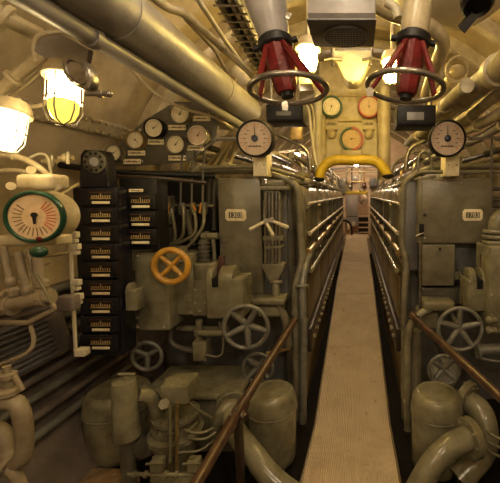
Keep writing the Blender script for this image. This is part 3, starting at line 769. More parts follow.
f2 = frame(P(95, 162, RY-.015)); MB().lathe(f2, [(11*s, 0), (11*s, .008), (9.5*s, .012), (7*s, .012), (6.5*s, .008), (0, .008)], 30).build('dial_ring', 'greend', t)
q = MB()
for i in range(10):
    a = 2*PI*i/10; q.lathe(f2 @ Mx.Translation(V((8.4*s*math.cos(a), 8.4*s*math.sin(a), .012))), [(1.5*s, 0), (1.5*s, .002)], 10)
q.build('finger_hole', 'dark', t)
MB().lathe(f2, [(4.5*s, .008), (4.2*s, .014), (0, .015)], 20).build('dial_centre', 'fgrey', t)
tag((lambda mb: (ibox(mb, 131, 243, 138, 249, 2.4, .05, .004), mb)[1])(MB()).build('warning_light', 'red'), 'tiny red indicator under the shorter meter rack', 'indicator light')

# ------------------------------------------------------------ left hull machinery: big dial etc.
DY = 1.55
dial = gauge('very large dial with dark green rim on the left', 35, 217, 26, DY, 'dgreen', 'face', -90, name='large_dial', ticks=2, sx=1.0, n=(.22, -1, 0), redsec=True, depth=.05, rimw=.14, needle=False)
t = dial
c = P(34, 215, DY-.012); fr = frame(c, (.22, -1, 0)); s = DY/F
MB().lathe(fr, [(2.6*s, -.004), (2.6*s, .004)], 16).prism(fr, [(-1.6*s, 0), (1.6*s, 0), (.9*s, -9*s), (-.9*s, -9*s)], -.003, .003).build('arrow', 'dark', t)
MB().sphere(P(39, 239, DY-.02), .011, (1.3, .6, 1), 12).build('red_stop', 'red', t)
t = thing('dial_housing', 'cream cast housing behind the large green-rimmed dial', 'machine housing', P(20, 245, DY+.2))
MB().lathe(frame(P(32, 217, DY+.08), (.22, -1, 0)), [(W(27, DY), -.16), (W(27, DY), -.05), (W(26, DY), -.01), (W(24, DY), 0)], 40).build('drum', 'cream', t)
mb = MB(); ibox(mb, 14, 174, 53, 190, DY+.02, .10, .018); mb.build('top_box', 'cream', t)
q = MB()
for (x, y) in ((11, 186), (57, 186), (31, 170)): q.cyl(P(x, y, DY+.08), P(x, y, DY+.04), .018, n=12)
q.build('lug', 'cream', t)
mb = MB(); ibox(mb, -6, 236, 56, 246, DY+.08, .1, .01); mb.build('base_flange', 'cream', t)
pipe('upper thick cream pipe over the large dial housing', [(-5, 154, 1.75), (15, 156, 1.75), (32, 162, 1.75), (50, 176, 1.78), (56, 200, 1.8)], W(3, 1.75), 'cream', flanges=(1,))
pipe('lower thick cream pipe over the large dial housing', [(-5, 172, 1.8), (12, 170, 1.8), (28, 172, 1.8), (44, 180, 1.82)], W(2.6, 1.8), 'cream')
pipe('thin cream pipe looping from the hull to the tall cream bar', [(30, 158, 1.9), (40, 153, 1.9), (48, 156, 1.9), (51, 172, 1.9), (52, 190, 1.85), (62, 205, 1.85), (66, 225, 1.85), (70, 240, 1.85)], W(1.5, 1.85), 'white', fil=.04)
pipe('slanting cream rod between dial housing and telephone', [(52, 200, 1.9), (78, 184, 2.1)], W(1.5, 2), 'cream', name='rod', cat='rod')
if True:
  for (x, y, l_) in ((50, 161, 'upper small cream cock beside the hull rivets'), (66, 158, 'small cream cock left of the telephone')):
    t = thing('cock', l_, 'valve', P(x, y, 1.95))
    MB().sphere(P(x, y, 1.95), .026, n=12).build('body', 'cream', t)
    MB().cyl(P(x-7, y, 1.95), P(x+7, y, 1.95), .013).build('stem', 'cream', t); MB().cyl(P(x+2, y-6, 1.93), P(x+2, y+6, 1.93), .008).build('handle', 'white', t)

# tall cream bar
t = thing('cable_bar', 'tall thin cream bar with clips left of the black meter rack', 'bracket', P(74, 357, 1.95))
MB().tube(PT([(70, 236, 1.95), (76, 356, 1.95)]), W(1.7, 1.95), 8, 0).build('bar', 'white', t)
for (y, w_) in ((238, 5), (250, 6), (286, 5), (300, 6)):
    mb = MB(); x = 70+(y-236)*.05; ibox(mb, x-1, y-6, x+w_+1, y, 1.92, .03, .004); ibox(mb, x+1, y+1, x+w_, y+5, 1.92, .03, .004); mb.build('clip', 'white', t)
mb = MB(); ibox(mb, 74, 350, 84, 357, 1.93, .05, .004); mb.build('foot', 'white', t)

# cream valve manifold at the left edge
MYf = 1.6
t = thing('valve_manifold', 'cream valve manifold with upright pipes under the large dial', 'manifold', P(25, 325, MYf))
MB().tube(PT([(-8, 305, MYf), (20, 303, MYf), (52, 296, MYf)]), W(7, MYf), 16, .05).build('main_body', 'tan', t)
for (x, y, r, d) in ((3, 305, 11, 4), (10, 306, 10, 3), (44, 297, 10, 3)): MB().cyl(P(x, y, MYf), P(x+d, y-.4, MYf), W(r, MYf), n=20).bolts(frame(P(x, y, MYf), (-1, 0, 0)), W(r*.8, MYf), .008, .014, 8).build('flange', 'tan', t)
for (x0, y0, x1, y1, r) in ((3, 246, 13, 296, 3.2), (18, 252, 28, 296, 3.8), (28, 248, 36, 292, 1.8), (37, 256, 42, 290, 4.5)): 
    MB().cyl(P(x0, y0, MYf), P(x1, y1, MYf), W(r, MYf)).build('riser', 'tan', t)
for (x, y, r) in ((11, 282, 5), (14, 292, 6), (27, 290, 5.5), (42, 284, 6.5)): MB().lathe(frame(P(x, y, MYf), (0, 0, 1), (0, 1, 0)), [(W(r*.6, MYf), -.025), (W(r, MYf), -.01), (W(r, MYf), .012), (W(r*.6, MYf), .025)], 16).build('union', 'tan', t)
MB().sphere(P(39, 252, MYf-.12), W(7.5, MYf), (1, .8, .75), 18).build('green_knob', 'dgreen', t)['label'] = 'dark green knob'
MB().tube(PT([(36, 275, MYf-.06), (46, 292, MYf-.06), (51, 302, MYf-.06)]), .012, 8, .02, sx=.6).build('lever', 'gloss', t)
mb = MB(); mb.tube(PT([(-6, 256, MYf+.1), (36, 257, MYf+.1), (68, 253, MYf+.3)]), W(2.2, MYf), 8, .02); mb.build('cross_pipe', 'tan', t)
t = thing('drip_tray', 'angular cream tray bracket below the valve manifold', 'bracket', P(28, 326, MYf))
MB().tube(PT([(-6, 322, MYf), (28, 323, MYf), (55, 309, MYf), (50, 300, MYf)]), W(2.6, MYf), 6, .015).build('tray_edge', 'tan', t)
mb = MB(); ibox(mb, 55, 297, 72, 312, 1.75, .06, .008); mb.build('end_block', 'hulld', t)
pipe('cream hose curving down from the tray bracket', [(30, 325, MYf+.02), (35, 340, MYf+.02), (30, 352, MYf), (14, 360, MYf), (-8, 367, MYf)], W(2, MYf), 'tan', name='hose', cat='hose', fil=.08)
pipe('straight cream pipe leaving the lower left frame edge', [(-8, 300, 1.9), (50, 262, 2.05)], W(1.6, 2), 'cream')

# stringers on the lower left hull, every other one toned lighter as if lit
for i in range(9):
    a = math.radians(189+i*2.6); r = HR-.05
    x, z = r*math.cos(a), HC.z+r*math.sin(a)
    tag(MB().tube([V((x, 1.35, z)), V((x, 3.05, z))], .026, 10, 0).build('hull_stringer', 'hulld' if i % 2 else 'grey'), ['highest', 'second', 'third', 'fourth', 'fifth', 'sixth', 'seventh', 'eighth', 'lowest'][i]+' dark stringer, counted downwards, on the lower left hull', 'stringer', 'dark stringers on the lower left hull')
# louvred plate
t = thing('louvred_plate', 'dark louvred plate on the hull left of the tall meter rack', 'vent plate', P(55, 350, 2.1))
a = math.radians(196); fr = Mx.Translation(V(((HR-.12)*math.cos(a), 2.0, HC.z+(HR-.12)*math.sin(a)))) @ Mx.Rotation(-(a-PI), 4, 'Y')
MB().box((-.01, -.45, -.16), (.01, .45, .16), .004, m=fr).build('plate', 'hulld', t)
for i in range(9): MB().box((.008, -.1+0, -.14+i*.033), (.028, .3, -.125+i*.033), .003, m=fr).build('louvre', 'blue', t)

# ------------------------------------------------------------ lower left pumps and tanks
tank('large olive domed tank low on the left behind the small cylinder', 118, 386, 470, 31, 2.45, 'gloss', .38, zbot=FZ)
t = thing('filter_cylinder', 'slim upright grey cylinder with a small handle on top', 'filter', P(127, 470, 2.0))
c = P(127, 438, 2.02); top = P(127, 379, 2.02); H = top.z-c.z; R = W(12, 2.02)
MB().lathe(frame(c, (0, 0, 1), (0, 1, 0)), [(R*.9, 0), (R*1.1, .01), (R*1.1, .05), (R, .07), (R, H-.03), (R*.9, H-.01), (R*.4, H)], 30).build('shell', 'gloss', t)
MB().cyl(top, top+V((0, 0, .02)), .02).tube([top+V((-.05, 0, .03)), top+V((.05, 0, .03))], .009, 8, 0).build('handle', 'gloss', t)
MB().cyl(V((c.x, c.y, FZ)), c, R*.6).build('pedestal', 'greend', t)
MB().tube(PT([(138, 395, 2.05), (152, 395, 2.1), (158, 415, 2.15)]), W(7, 2.1), 14, .08).build('side_elbow', 'gloss', t)
MB().tube(PT([(132, 438, 2.05), (142, 452, 2.1), (156, 440, 2.15)]), W(10, 2.1), 14, .08).build('lower_elbow', 'greend', t)
t = thing('feed_pump', 'grey pump with box head and bolted flanges in the lower left', 'pump', P(175, 470, 2.1))
mb = MB(); ibox(mb, 160, 386, 187, 405, 2.05, .17, .012); mb.build('head', 'gloss', t)
mb = MB(); fr = frame(P(172, 382, 2.12), (0, 0, 1), (0, 1, 0)); mb.lathe(fr, [(W(11, 2.1), -.03), (W(11, 2.1), 0), (W(7, 2.1), .025), (0, .03)], 6); mb.build('cap', 'gloss', t)
mb = MB(); mb.cyl(P(164, 404, 2.06), P(164, 404, 1.98), W(4.2, 2), n=18); mb.cyl(P(164, 404, 1.995), P(164, 404, 1.975), W(5.4, 2), n=6); mb.build('inlet_nut', 'gloss', t)
mb = MB(); c = P(176, 430, 2.2); mb.lathe(frame(V((c.x, 2.2, FZ)), (0, 0, 1), (0, 1, 0)), [(.16, 0), (.16, .05), (.10, .09), (.12, .2), (.15, .26), (.15, .30), (.17, .31), (.17, .34), (.12, .36), (.10, .46)], 30); mb.build('body', 'gloss', t)
for yy in (414, 424): MB().lathe(frame(P(176, yy, 2.2), (0, 0, 1), (0, 1, 0)), [(W(23, 2.2), -.012), (W(23, 2.2), .012)], 30).bolts(frame(P(176, yy, 2.2), (0, 0, 1), (0, 1, 0)), W(20, 2.2), .01, .025, 10, .01).build('flange', 'gloss', t)
for (x, a, b) in ((170, 406, 462), (177, 402, 472)): MB().cyl(P(x, a, 1.99), P(x, b, 1.99), W(1.6, 2), n=10).build('tie_pipe', 'brass' if x == 177 else 'gloss', t)
t = thing('pump_casing', 'broad rounded grey casing behind the lower left pump', 'machine housing', P(200, 460, 2.5))
mb = MB(); ibox(mb, 142, 398, 238, 462, 2.44, .4, .06); mb.build('body', 'green', t)
mb = MB(); ibox(mb, 138, 394, 240, 402, 2.40, .44, .03); mb.build('shoulder', 'gloss', t)
mb = MB(); mb.cyl(P(205, 383, 2.75), P(205, 402, 2.7), W(17, 2.7), n=28); mb.build('drum', 'gloss', t)
q = MB()
for x in (150, 163, 200, 214, 228): q.sphere(P(x, 394, 2.45), .022, n=10)
q.build('bolt', 'gloss', t)
MB().tube(PT([(216, 432, 2.3), (221, 413, 2.25), (231, 404, 2.3)]), W(8, 2.25), 16, .08).build('curved_cover', 'gloss', t)
for i, pts in enumerate(([(184, 430, 2.1), (200, 434, 2.1), (214, 428, 2.15)], [(186, 438, 2.1), (205, 440, 2.1), (216, 432, 2.15)], [(187, 400, 2.15), (198, 410, 2.15), (212, 418, 2.2)], [(168, 462, 2.05), (176, 452, 2.05), (200, 452, 2.1), (214, 440, 2.15)])):
    pipe(['upper', 'second', 'highest sloping', 'lowest'][i]+' thin olive pipe from the pump to the curved cover', pts, W(1.4, 2.1), 'gloss', fil=.08)
t = thing('drain_manifold', 'low horizontal pipe with two small valves in front of the pump', 'manifold', P(160, 475, 1.95))
MB().tube(PT([(128, 474, 1.93), (195, 475, 1.93)]), W(2, 1.93), 10, 0).build('tube', 'gloss', t)
for x in (155, 192):
    mb = MB(); ibox(mb, x-6, 462, x+6, 474, 1.90, .06, .01); mb.cyl(P(x, 462, 1.93), P(x, 457, 1.93), .015); mb.tube(PT([(x-9, 464, 1.9), (x+9, 463, 1.9)]), .007, 8, 0); mb.build('valve', 'gloss', t)
for x in (135, 146, 166, 177): MB().cyl(P(x-1.5, 474.3, 1.93), P(x+1.5, 474.4, 1.93), W(3.6, 1.93), n=8).build('union_nut', 'gloss', t)
# checker plate
t = thing('checker_plate', 'worn tan checker plate step in the bottom left', 'floor plate', (-1.45, 2.1, FZ+.06))
z = P(100, 474, 2.15).z
MB().prism(frame((0, 0, z), (0, 0, 1), (0, 1, 0)), [(P(64, 483, 1.95).x, 1.7), (P(135, 483, 1.95).x, 1.7), (P(138, 474, 2.1).x, 2.12), (P(118, 468, 2.2).x, 2.2), (P(90, 468, 2.2).x, 2.2), (P(70, 483, 1.95).x-.05, 1.9)], -.02, 0, .003).build('plate', 'check', t)
MB().box((-1.55, 1.75, FZ), (-1.2, 2.1, z-.02)).build('step_frame', 'brown', t)
MB().tube([V((P(64, 483, 1.95).x-.02, 1.8, z+.01)), V((P(88, 468, 2.2).x-.02, 2.2, z+.01))], .014, 8, 0).build('edge_bar', 'cream', t)

# U pipe lower left
pipe('thick cream U-shaped pipe at the lower left edge', [(-14, 403, 1.5), (5, 402, 1.5), (19, 402, 1.5), (25, 430, 1.5), (24, 462, 1.5), (9, 462, 1.53), (4, 430, 1.56), (-12, 428, 1.6)], W(8, 1.5), 'tan', fil=.13, n=18)
t = thing('angle_valve', 'small cream valve with lever above the U-shaped pipe', 'valve', P(8, 395, 1.5))
MB().lathe(frame(P(9, 394, 1.5), (0, 0, 1), (0, 1, 0)), [(.04, 0), (.04, .02), (.022, .03), (.022, .07), (.034, .075), (.034, .095), (.015, .1), (.015, .13)], 14).build('body', 'tan', t)
MB().tube(PT([(14, 375, 1.48), (23, 390, 1.48)]), .01, 8, 0).build('lever', 'tan', t)
for x in (1, 5): MB().cyl(P(x, 372, 1.5), P(x+1, 396, 1.5), .01).build('stud', 'tan', t)
pipe('lower cream pipe stub in the bottom left corner', [(-10, 470, 1.5), (8, 465, 1.5), (20, 480, 1.5), (24, 500, 1.5)], W(6, 1.5), 'tan', flanges=(1,))

# tank + S pipe left of the gangway
tank('olive domed tank standing left of the gangway', 272, 388, 474, 24.5, 2.35, 'gloss', .5, zbot=FZ)
pipe('thick olive S-shaped pipe at the foot of the left tank', [(232, 404, 2.35), (232, 428, 2.15), (252, 452, 2.0), (272, 480, 1.9), (300, 500, 1.85)], W(11.5, 2.0), 'gloss', fil=.25, n=20, flanges=(0,))
# ------------------------------------------------------------ right machine group
tank('olive domed tank standing right of the gangway', 437, 390, 478, 26, 2.3, 'gloss', .5, zbot=FZ)
pipe('thick olive S-shaped pipe with a bolted joint at the lower right', [(404, 520, 1.88), (420, 484, 1.9), (436, 458, 1.95), (452, 444, 2.0), (470, 438, 2.05)], W(12.5, 2.0), 'gloss', fil=.2, n=20, flanges=(4,))
pipe('thick olive elbow pipe behind the bolted joint at the lower right', [(466, 400, 2.4), (484, 412, 2.3), (488, 445, 2.2), (474, 464, 2.15), (458, 480, 2.1)], W(13, 2.2), 'gloss', fil=.2, n=20, flanges=(0,))
pipe('upright olive pipe behind the right tank', [(416, 330, 2.75), (418, 474, 2.75)], W(6, 2.75), 'green', fil=.1)
handwheel('large grey five-spoked handwheel right of the gangway', P(460, 329, 2.42), (-.08, -1, 0), W(24, 2.42), W(2.1, 2.42), 5, 'grey', a0=90, stem=.45, spw=.022, dish=.15)
handwheel('smaller grey handwheel below the large right one', P(444, 370, 2.58), (-.05, -1, 0), W(17.5, 2.58), W(1.8, 2.58), 4, 'grey', a0=50, stem=.4, spw=.022, dish=.2)
tag((lambda mb: (mb.cyl(P(444, 372, 2.7), P(444, 372, 3.05), W(15, 2.7), n=28), mb)[1])(MB()).build('valve_bonnet', 'gloss'), 'round olive drum behind the smaller right handwheel', 'machine housing')
tag((lambda mb: (ibox(mb, 424, 302, 456, 312, 2.66, .2, .025), ibox(mb, 418, 311, 440, 330, 2.74, .2, .03), mb)[2])(MB()).build('cast_bracket', 'gloss'), 'cast grey shelf bracket above the large right handwheel', 'bracket')
pipe('olive bent pipe joining the right handrail to the casting', [(430, 308, 2.7), (414, 318, 2.68), (407, 335, 2.68), (408, 474, 2.68)], W(4.2, 2.7), 'gloss', fil=.1)
fork('grey lever box with rust-red lever at the right edge', 468, 281, 489, 312, 2.5, (484, 284, 482, 252), (472, 489))
t = thing('control_casing', 'tall pale grey casing at the right edge of the photograph', 'machine housing', P(498, 335, 2.5))
mb = MB(); ibox(mb, 489, 247, 530, 334, 2.42, .3, .012); mb.build('body', 'gloss', t)
q = MB()
for y in (255, 275, 295, 315): q.cyl(P(491.5, y, 2.42), P(491.5, y, 2.405), .01, n=8)
q.build('bolt', 'gloss', t)
t = thing('flanged_elbow', 'grey elbow pipe with stacked flanges beside the right cabinet', 'pipe', P(494, 245, 2.6))
for (y, r) in ((231, 13), (236, 14), (241.5, 14)):
    MB().lathe(frame(P(496, y+1.6, 2.6), (0, 0, 1), (0, 1, 0)), [(W(r, 2.6), 0), (W(r+.5, 2.6), .006), (W(r+.5, 2.6), .02), (W(r, 2.6), .025)], 28).build('flange', 'gloss', t)
MB().tube(PT([(496, 234, 2.6), (496, 222, 2.6), (504, 214, 2.6), (530, 212, 2.6)]), W(8, 2.6), 18, .08).build('elbow', 'gloss', t)
for i, (y0, r) in enumerate(((189, 2.2), (200, 1.8), (206, 1.8))):
    pipe(['highest', 'middle', 'lowest'][i]+' short grey pipe leaving the frame right of the right cabinet', [(492, y0, 2.9), (530, y0-1, 2.9)], W(r, 2.9), 'greend')
pipe('horizontal grey cylinder below the right lever box', [(478, 350, 2.5), (530, 346, 2.5)], W(5.5, 2.5), 'grey', flanges=(0,))
pipe('low thin pipe right of the large right handwheel', [(478, 358, 2.55), (500, 362, 2.5), (530, 358, 2.5)], W(1.5, 2.5), 'grey')
for i in range(3):
    pipe(['upper', 'middle', 'lower'][i]+' thin olive hose at the lower right edge', [(486, 430+i*9, 2.1), (496, 438+i*9, 2.05), (530, 448+i*8, 2.0)], W(1.6, 2.1), 'gloss', name='hose', cat='hose', fil=.08)
for (x, y) in ((490, 320), (490, 330)):
    tag((lambda mb: (mb.sphere(P(x-1, y, 2.4), .028, n=12), mb.cyl(P(x-1, y, 2.4), P(x+6, y, 2.4), .02), mb)[2])(MB()).build('pipe_plug', 'gloss'), ('upper' if y == 320 else 'lower')+' rounded plug on the pale casing at the right edge', 'plug')

# ------------------------------------------------------------ handrails
t = thing('handrail', 'brown handrail sloping down on the left of the gangway', 'handrail', P(238, 470, 1.75))
MB().tube(PT([(295, 320, 2.62), (240, 408, 1.9), (187, 500, 1.35)]), .027, 14, .01).build('rail', 'rail', t)
MB().tube([P(238, 411, 1.88), V((P(238, 411, 1.88).x, 1.9, FZ))], .026, 12, 0).build('post', 'sill', t)
MB().cyl(P(234, 419, 1.84), P(244, 403, 1.96), .038, n=16).build('socket', 'rail', t)
MB().cyl(P(227, 430, 1.78), P(231, 423, 1.82), .036, n=16).build('socket', 'rail', t)
MB().cyl(P(244, 419, 1.86), P(236, 408, 1.90), .03, n=14).build('cross_socket', 'rail', t)
MB().bolts(frame(P(237, 414, 1.82)), .03, .010, .02, 4).build('bolt', 'steel', t)
MB().cyl(P(289, 349, 2.7), P(268, 353, 2.4), .012).build('bracket_arm', 'brass', t)
t = thing('handrail', 'brown handrail sloping down on the right of the gangway', 'handrail', P(450, 360, 2.2))
MB().tube(PT([(414, 317, 2.62), (432, 334, 2.3), (530, 424, 1.5)]), .025, 14, .01).build('rail', 'rail', t)
MB().cyl(P(412, 315, 2.66), P(417, 320, 2.56), .03, n=16).build('socket', 'rail', t)
MB().tube([P(530, 424, 1.5), V((P(530, 424, 1.5).x, 1.5, FZ))], .02, 10, 0).build('post', 'rail', t)
# ------------------------------------------------------------ ceiling: duct and pipes on the left
def yp(x, z, y0, y1): return [V((x, y0, z)), V((x, y1, z))]
t = thing('ventilation_duct', 'very thick grey round duct running under the upper left ceiling', 'duct', (-1.02, 2, 2.45))
DZ = 2.405; DR = .118
MB().cyl((-1.0, .6, DZ), (-1.0, 3.25, DZ), DR, n=40).build('tube', 'duct', t)
for y in (1.5, 2.55): MB().cyl((-1.0, y-.012, DZ), (-1.0, y+.012, DZ), DR+.004, n=40).build('joint_band', 'duct', t)
MB().lathe(frame((-1.0, 3.25, DZ), (0, 1, 0)), [(DR, 0), (.10, .05), (.06, .09), (0, .1)], 32).build('end_cap', 'duct', t)
t = thing('pipe', 'thick cream pipe with joint just below the grey duct', 'pipe', (-1.02, 2, 2.2))
MB().tube([V((-1.04, .6, 2.262)), V((-1.04, 2.6, 2.262)), V((-1.0, 3.1, 2.23)), V((-.98, 3.6, 2.2))], .036, 16, .1).build('tube', 'duct', t)
MB().cyl((-1.04, 1.40, 2.262), (-1.04, 1.44, 2.262), .043, n=20).build('joint_band', 'duct', t)
pipe('medium grey pipe squeezed between duct and cream pipe', [V((-1.115, .6, 2.33)), V((-1.115, 2.1, 2.33)), V((-1.09, 2.25, 2.30)), V((-1.07, 3.2, 2.27))], .018, 'duct', clamps=((1, .5),))
pipe('thin cream pipe looping from the hull to the gauge board', [(95, 30, 2.2), (125, 62, 2.4), (155, 95, 2.55), (185, 110, 2.6), (214, 116, 2.7), (232, 128, 2.8)], W(1.6, 2.4), 'cream', fil=.1)
pipe('cream pipe with a jog right of the grey duct', [(135, -20, 1.7), (166, 8, 1.9), (182, 11, 2.0), (250, 73, 3.0), (262, 90, 3.2)], W(4, 2.1), 'cream', fil=.08, clamps=((2, .5),))
pipe('second thin cream pipe right of the grey duct', [(185, 18, 2.2), (215, 50, 2.6), (228, 75, 2.9), (236, 80, 2.9)], W(2, 2.4), 'cream', fil=.06)
pipe('cream pipe close to the perforated cable tray', [(185, -20, 1.9), (225, 40, 2.6), (262, 92, 3.3)], W(2.5, 2.3), 'white', fil=.06)
t = thing('cable_tray', 'perforated cable tray full of cables near the red valve', 'cable tray', P(245, 30, 2.2))
a, b = P(226, -12, 1.9), P(268, 72, 3.0)
d = (b-a); MB().tube([a, b], .06, 4, 0).build('tray', 'greend', t)
for i in range(4):
    off = V((-.055+.035*i, 0, -.05)); MB().tube([a+off, b+off], .014, 8, 0).build('cable', ['lag', 'dark', 'cream', 'lag'][i], t)
for i in range(14): c = a.lerp(b, (i+.5)/14); MB().box((-.08, -.006, -.07), (.08, .006, -.062), m=Mx.Translation(c)).build('cross_strip', 'steel', t)

t = thing('pipe_elbow', 'pale round elbow where the duct pipes turn near the gauge board', 'pipe', P(225, 118, 3.0))
MB().sphere(P(224, 120, 3.0), W(8, 3), n=16).build('ball', 'white', t); MB().tube(PT([(220, 126, 3), (232, 128, 3), (248, 132, 3.1)]), W(3, 3), 10, .05).build('arm', 'white', t)
# tapered lagged pipe, right of the duct end
pipe('lagged white pipe bending down at the end of the grey duct', [(236, 70, 3.2), (246, 88, 3.2), (248, 108, 3.2), (236, 122, 3.3)], W(8, 3.2), 'white', fil=.2, n=16)
# upper left corner beams
pipe('thick pale pipe stub across the upper left corner', [(-30, -10, 1.6), (5, 18, 1.6), (38, 34, 1.75)], W(8, 1.6), 'cream', fil=.05, flanges=(1,))
pipe('pale slanting pipe above the leftmost lamp', [(-10, 100, 1.75), (14, 78, 1.75), (44, 54, 1.75)], W(5, 1.75), 'cream', fil=.05, flanges=(1,))
pipe('thin slanting rod above the leftmost lamp', [(-10, 112, 1.8), (20, 90, 1.8), (48, 66, 1.8)], W(2, 1.8), 'cream', name='rod', cat='rod')
pipe('curved cream conduit joining the two cage lamps', [(30, 107, 1.72), (45, 105, 1.72), (56, 94, 1.75), (50, 80, 1.8)], W(1.8, 1.75), 'cream', fil=.06)
pipe('cream conduit hooked above the second lamp', [(36, 62, 1.6), (33, 42, 1.6), (42, 33, 1.6), (70, 32, 1.65), (88, 38, 1.7)], W(2.2, 1.6), 'cream', fil=.05)
# clamp / lock beside lamp
t = thing('lamp_bracket', 'grey triangular bracket with clamp screw above the second cage lamp', 'bracket', P(68, 55, 1.5))
MB().prism(frame(P(60, 52, 1.52)), [(W(x, 1.5), W(y, 1.5)) for x, y in ((-24, 0), (-16, 13), (4, 16), (30, 2), (26, -12), (8, -8), (-4, -12))], -.02, .01, .004).build('plate', 'duct', t)
fr = frame(P(80, 73, 1.42)) @ Mx.Rotation(math.radians(35), 4, 'Z')
MB().prism(fr, [(W(11*math.cos(q*PI/12), 1.42), W(19*math.sin(q*PI/12), 1.42)) for q in range(24)], -.03, .02, .008).build('clamp_body', 'steel', t)
MB().torus(fr @ Mx.Translation(V((0, 0, .02))) @ Mx.Diagonal((1, 1.6, 1, 1)), W(8, 1.42), .006, 24, 6).build('clamp_ring', 'steel', t)
MB().cyl(P(86, 94, 1.4), P(108, 94, 1.4), .009).sphere(P(109, 94, 1.4), .014, n=10).cyl(P(98, 94, 1.4), P(103, 94, 1.4), .014).build('clamp_screw', 'steel', t)
# lamps
cage_lamp('bright cage lamp at the left edge of the photograph', P(10, 115, 1.5), (0, -.25, -1), W(14, 1.5), W(36, 1.5), 'bulb')
cage_lamp('lit cage lamp with a yellow lower glass left of the duct', P(65, 79, 1.48), (.06, -.2, -1), W(14.5, 1.48), W(44, 1.48), 'bulb', half=True)

# ------------------------------------------------------------ red valve assemblies
def red_valve(label, xc, yc, rx, tilt, conex, coney, mlabel, Y=1.62, btm=(289, 98), bh=.9):
    """overhead stop valve: bonnet in the ceiling, red yoke, horizontal handwheel hanging below"""
    c = P(xc, yc, Y); R = W(rx, Y)
    top = P(conex, coney, Y+.02)
    axis = (c-top).normalized()
    t = thing('overhead_valve', label, 'valve', c)
    n = V((math.sin(math.radians(tilt)), -.10, -1)).normalized()
    fr = frame(c, n, (0, 1, 0))
    MB().torus(fr, R-.012, .0125, 56, 12).build('wheel_rim', 'steel', t)
    # red tapered body
    bot = P(btm[0], btm[1], Y)
    fb = frame(top, (bot-top), (0, 1, 0)); H = (bot-top).length
    MB().lathe(fb, [(W(14, Y), 0), (W(15, Y), .02), (W(12.5, Y), H*.6), (W(10.5, Y), H*.93), (W(9, Y), H)], 8).build('red_sleeve', 'red', t)
    MB().lathe(fb, [(W(6.5, Y), H*.98), (W(6, Y), H+.02), (0, H+.02)], 16).build('spindle_end', 'dark', t)
    for i in range(4):
        a = math.radians([25, 155, 235, 305][i]); p1 = fr @ V(((R-.014)*math.cos(a), (R-.014)*math.sin(a), 0))
        p0 = top+V((math.cos(a)*.065, 0 if i < 2 else .04, 0)); p0 = fb @ V((W(13, Y)*math.cos(a)*(-1 if False else 1), W(13, Y)*math.sin(a), .02))
        MB().tube([p0, p1], .014, 6, 0, sx=.7).build('red_spoke', 'red', t)
    MB().lathe(fb, [(W(15, Y), -.03), (W(17, Y), -.02), (W(17, Y), .01), (W(15.5, Y), .018)], 20).build('black_collar', 'dark', t)
    MB().cyl(fb @ V((-W(22, Y), 0, -.005)), fb @ V((W(22, Y), 0, -.005)), .014, n=10).build('collar_bolt', 'dark', t)
    MB().lathe(fb, [(W(12, Y), -.02), (W(15, Y), -.05), (W(20, Y), -.2), (W(24, Y), -.4), (W(26, Y), -.9)] if bh > .5 else [(W(12, Y), -.02), (W(14, Y), -.05), (W(14, Y), -bh)], 32).build('bonnet', 'duct' if bh > .5 else 'cream', t)
    return t
rvl = red_valve('red overhead valve with steel wheel left of the vent box', 289, 90, 39.5, 4, 276, 45, None, btm=(287, 93))
rvr = red_valve('red overhead valve with steel wheel right of the vent box', 405, 87.5, 39.5, -6, 413, 42, None, btm=(406, 95), bh=.3)
# tag hanging at left wheel
MB().prism(frame(P(285, 106, 1.5)), [(-.012, -.018), (.012, -.018), (.014, .012), (0, .022), (-.014, .012)], -.003, .003).build('wheel_tag', 'steel', rvl)
MB().prism(frame(P(370, 92, 1.58)), [(-.014, -.02), (.014, -.02), (.016, .014), (0, .024), (-.016, .014)], -.003, .003).build('wheel_tag', 'steel', rvr)
tag(MB().box((-.013, -.013, -.004), (.013, .013, .004), .002, m=frame(P(288, 16, 1.47)) @ Mx.Rotation(-.4, 4, 'Z')).build('wall_tag', 'steel'), 'tiny steel tag on the cone above the left red valve', 'tag')

# ------------------------------------------------------------ vent box
t = thing('vent_box', 'pale grey ventilation box with a dark oval grille', 'vent', P(341, 48, 1.7))
VY = 1.58
x0, x1 = P(307.5, 20, VY).x, P(375.5, 20, VY).x; zb = P(340, 20, VY).z+.01
mb = MB()
prof = [(VY, zb+.02), (VY+.02, zb), (VY+.25, zb-.003), (VY+.27, zb+.015), (VY+.27, zb+.6), (VY, zb+.6)]
fr = Mx(((0, 0, 1, 0), (1, 0, 0, 0), (0, 1, 0, 0), (0, 0, 0, 1)))
mb.prism(fr, prof, x0, x1, .005); mb.build('box', 'duct', t)
MB().box((x0-.004, VY-.004, zb-.012), (x1+.004, VY+.274, zb-.004), .002).build('shaded_flange', 'blue', t)  # underside shading put into its darker blue-grey colour
fg = frame(V(((x0+x1)/2+.015, VY+.145, zb-.013)), (0, 0, -1), (0, 1, 0)); Rg = .105; AY = 1.05
MB().lathe(fg @ Mx.Diagonal((1, AY, 1, 1)), [(Rg*.98, -.002), (Rg*1.05, .008), (Rg*.97, .012), (Rg*.9, .004)], 40, cap=False).build('grille_rim', 'blue', t)
MB().lathe(fg @ Mx.Diagonal((1, AY, 1, 1)), [(Rg*.97, -.001), (Rg*.97, .003)], 40).build('grille_opening', 'dark', t)
q = MB()
for i in range(-6, 7):
    xx = i*Rg/7; hh = AY*math.sqrt(Rg*Rg*.93-xx*xx); q.box((xx-.0016, -hh, .003), (xx+.0016, hh, .007), m=fg)
for i in range(-4, 5):
    yy = i*Rg*AY/5; ww = math.sqrt(max(0, Rg*Rg*.93-(yy/AY)**2)); q.box((-ww, yy-.002, .005), (ww, yy+.002, .009), m=fg)
q.build('grille_bars', 'fgrey', t)

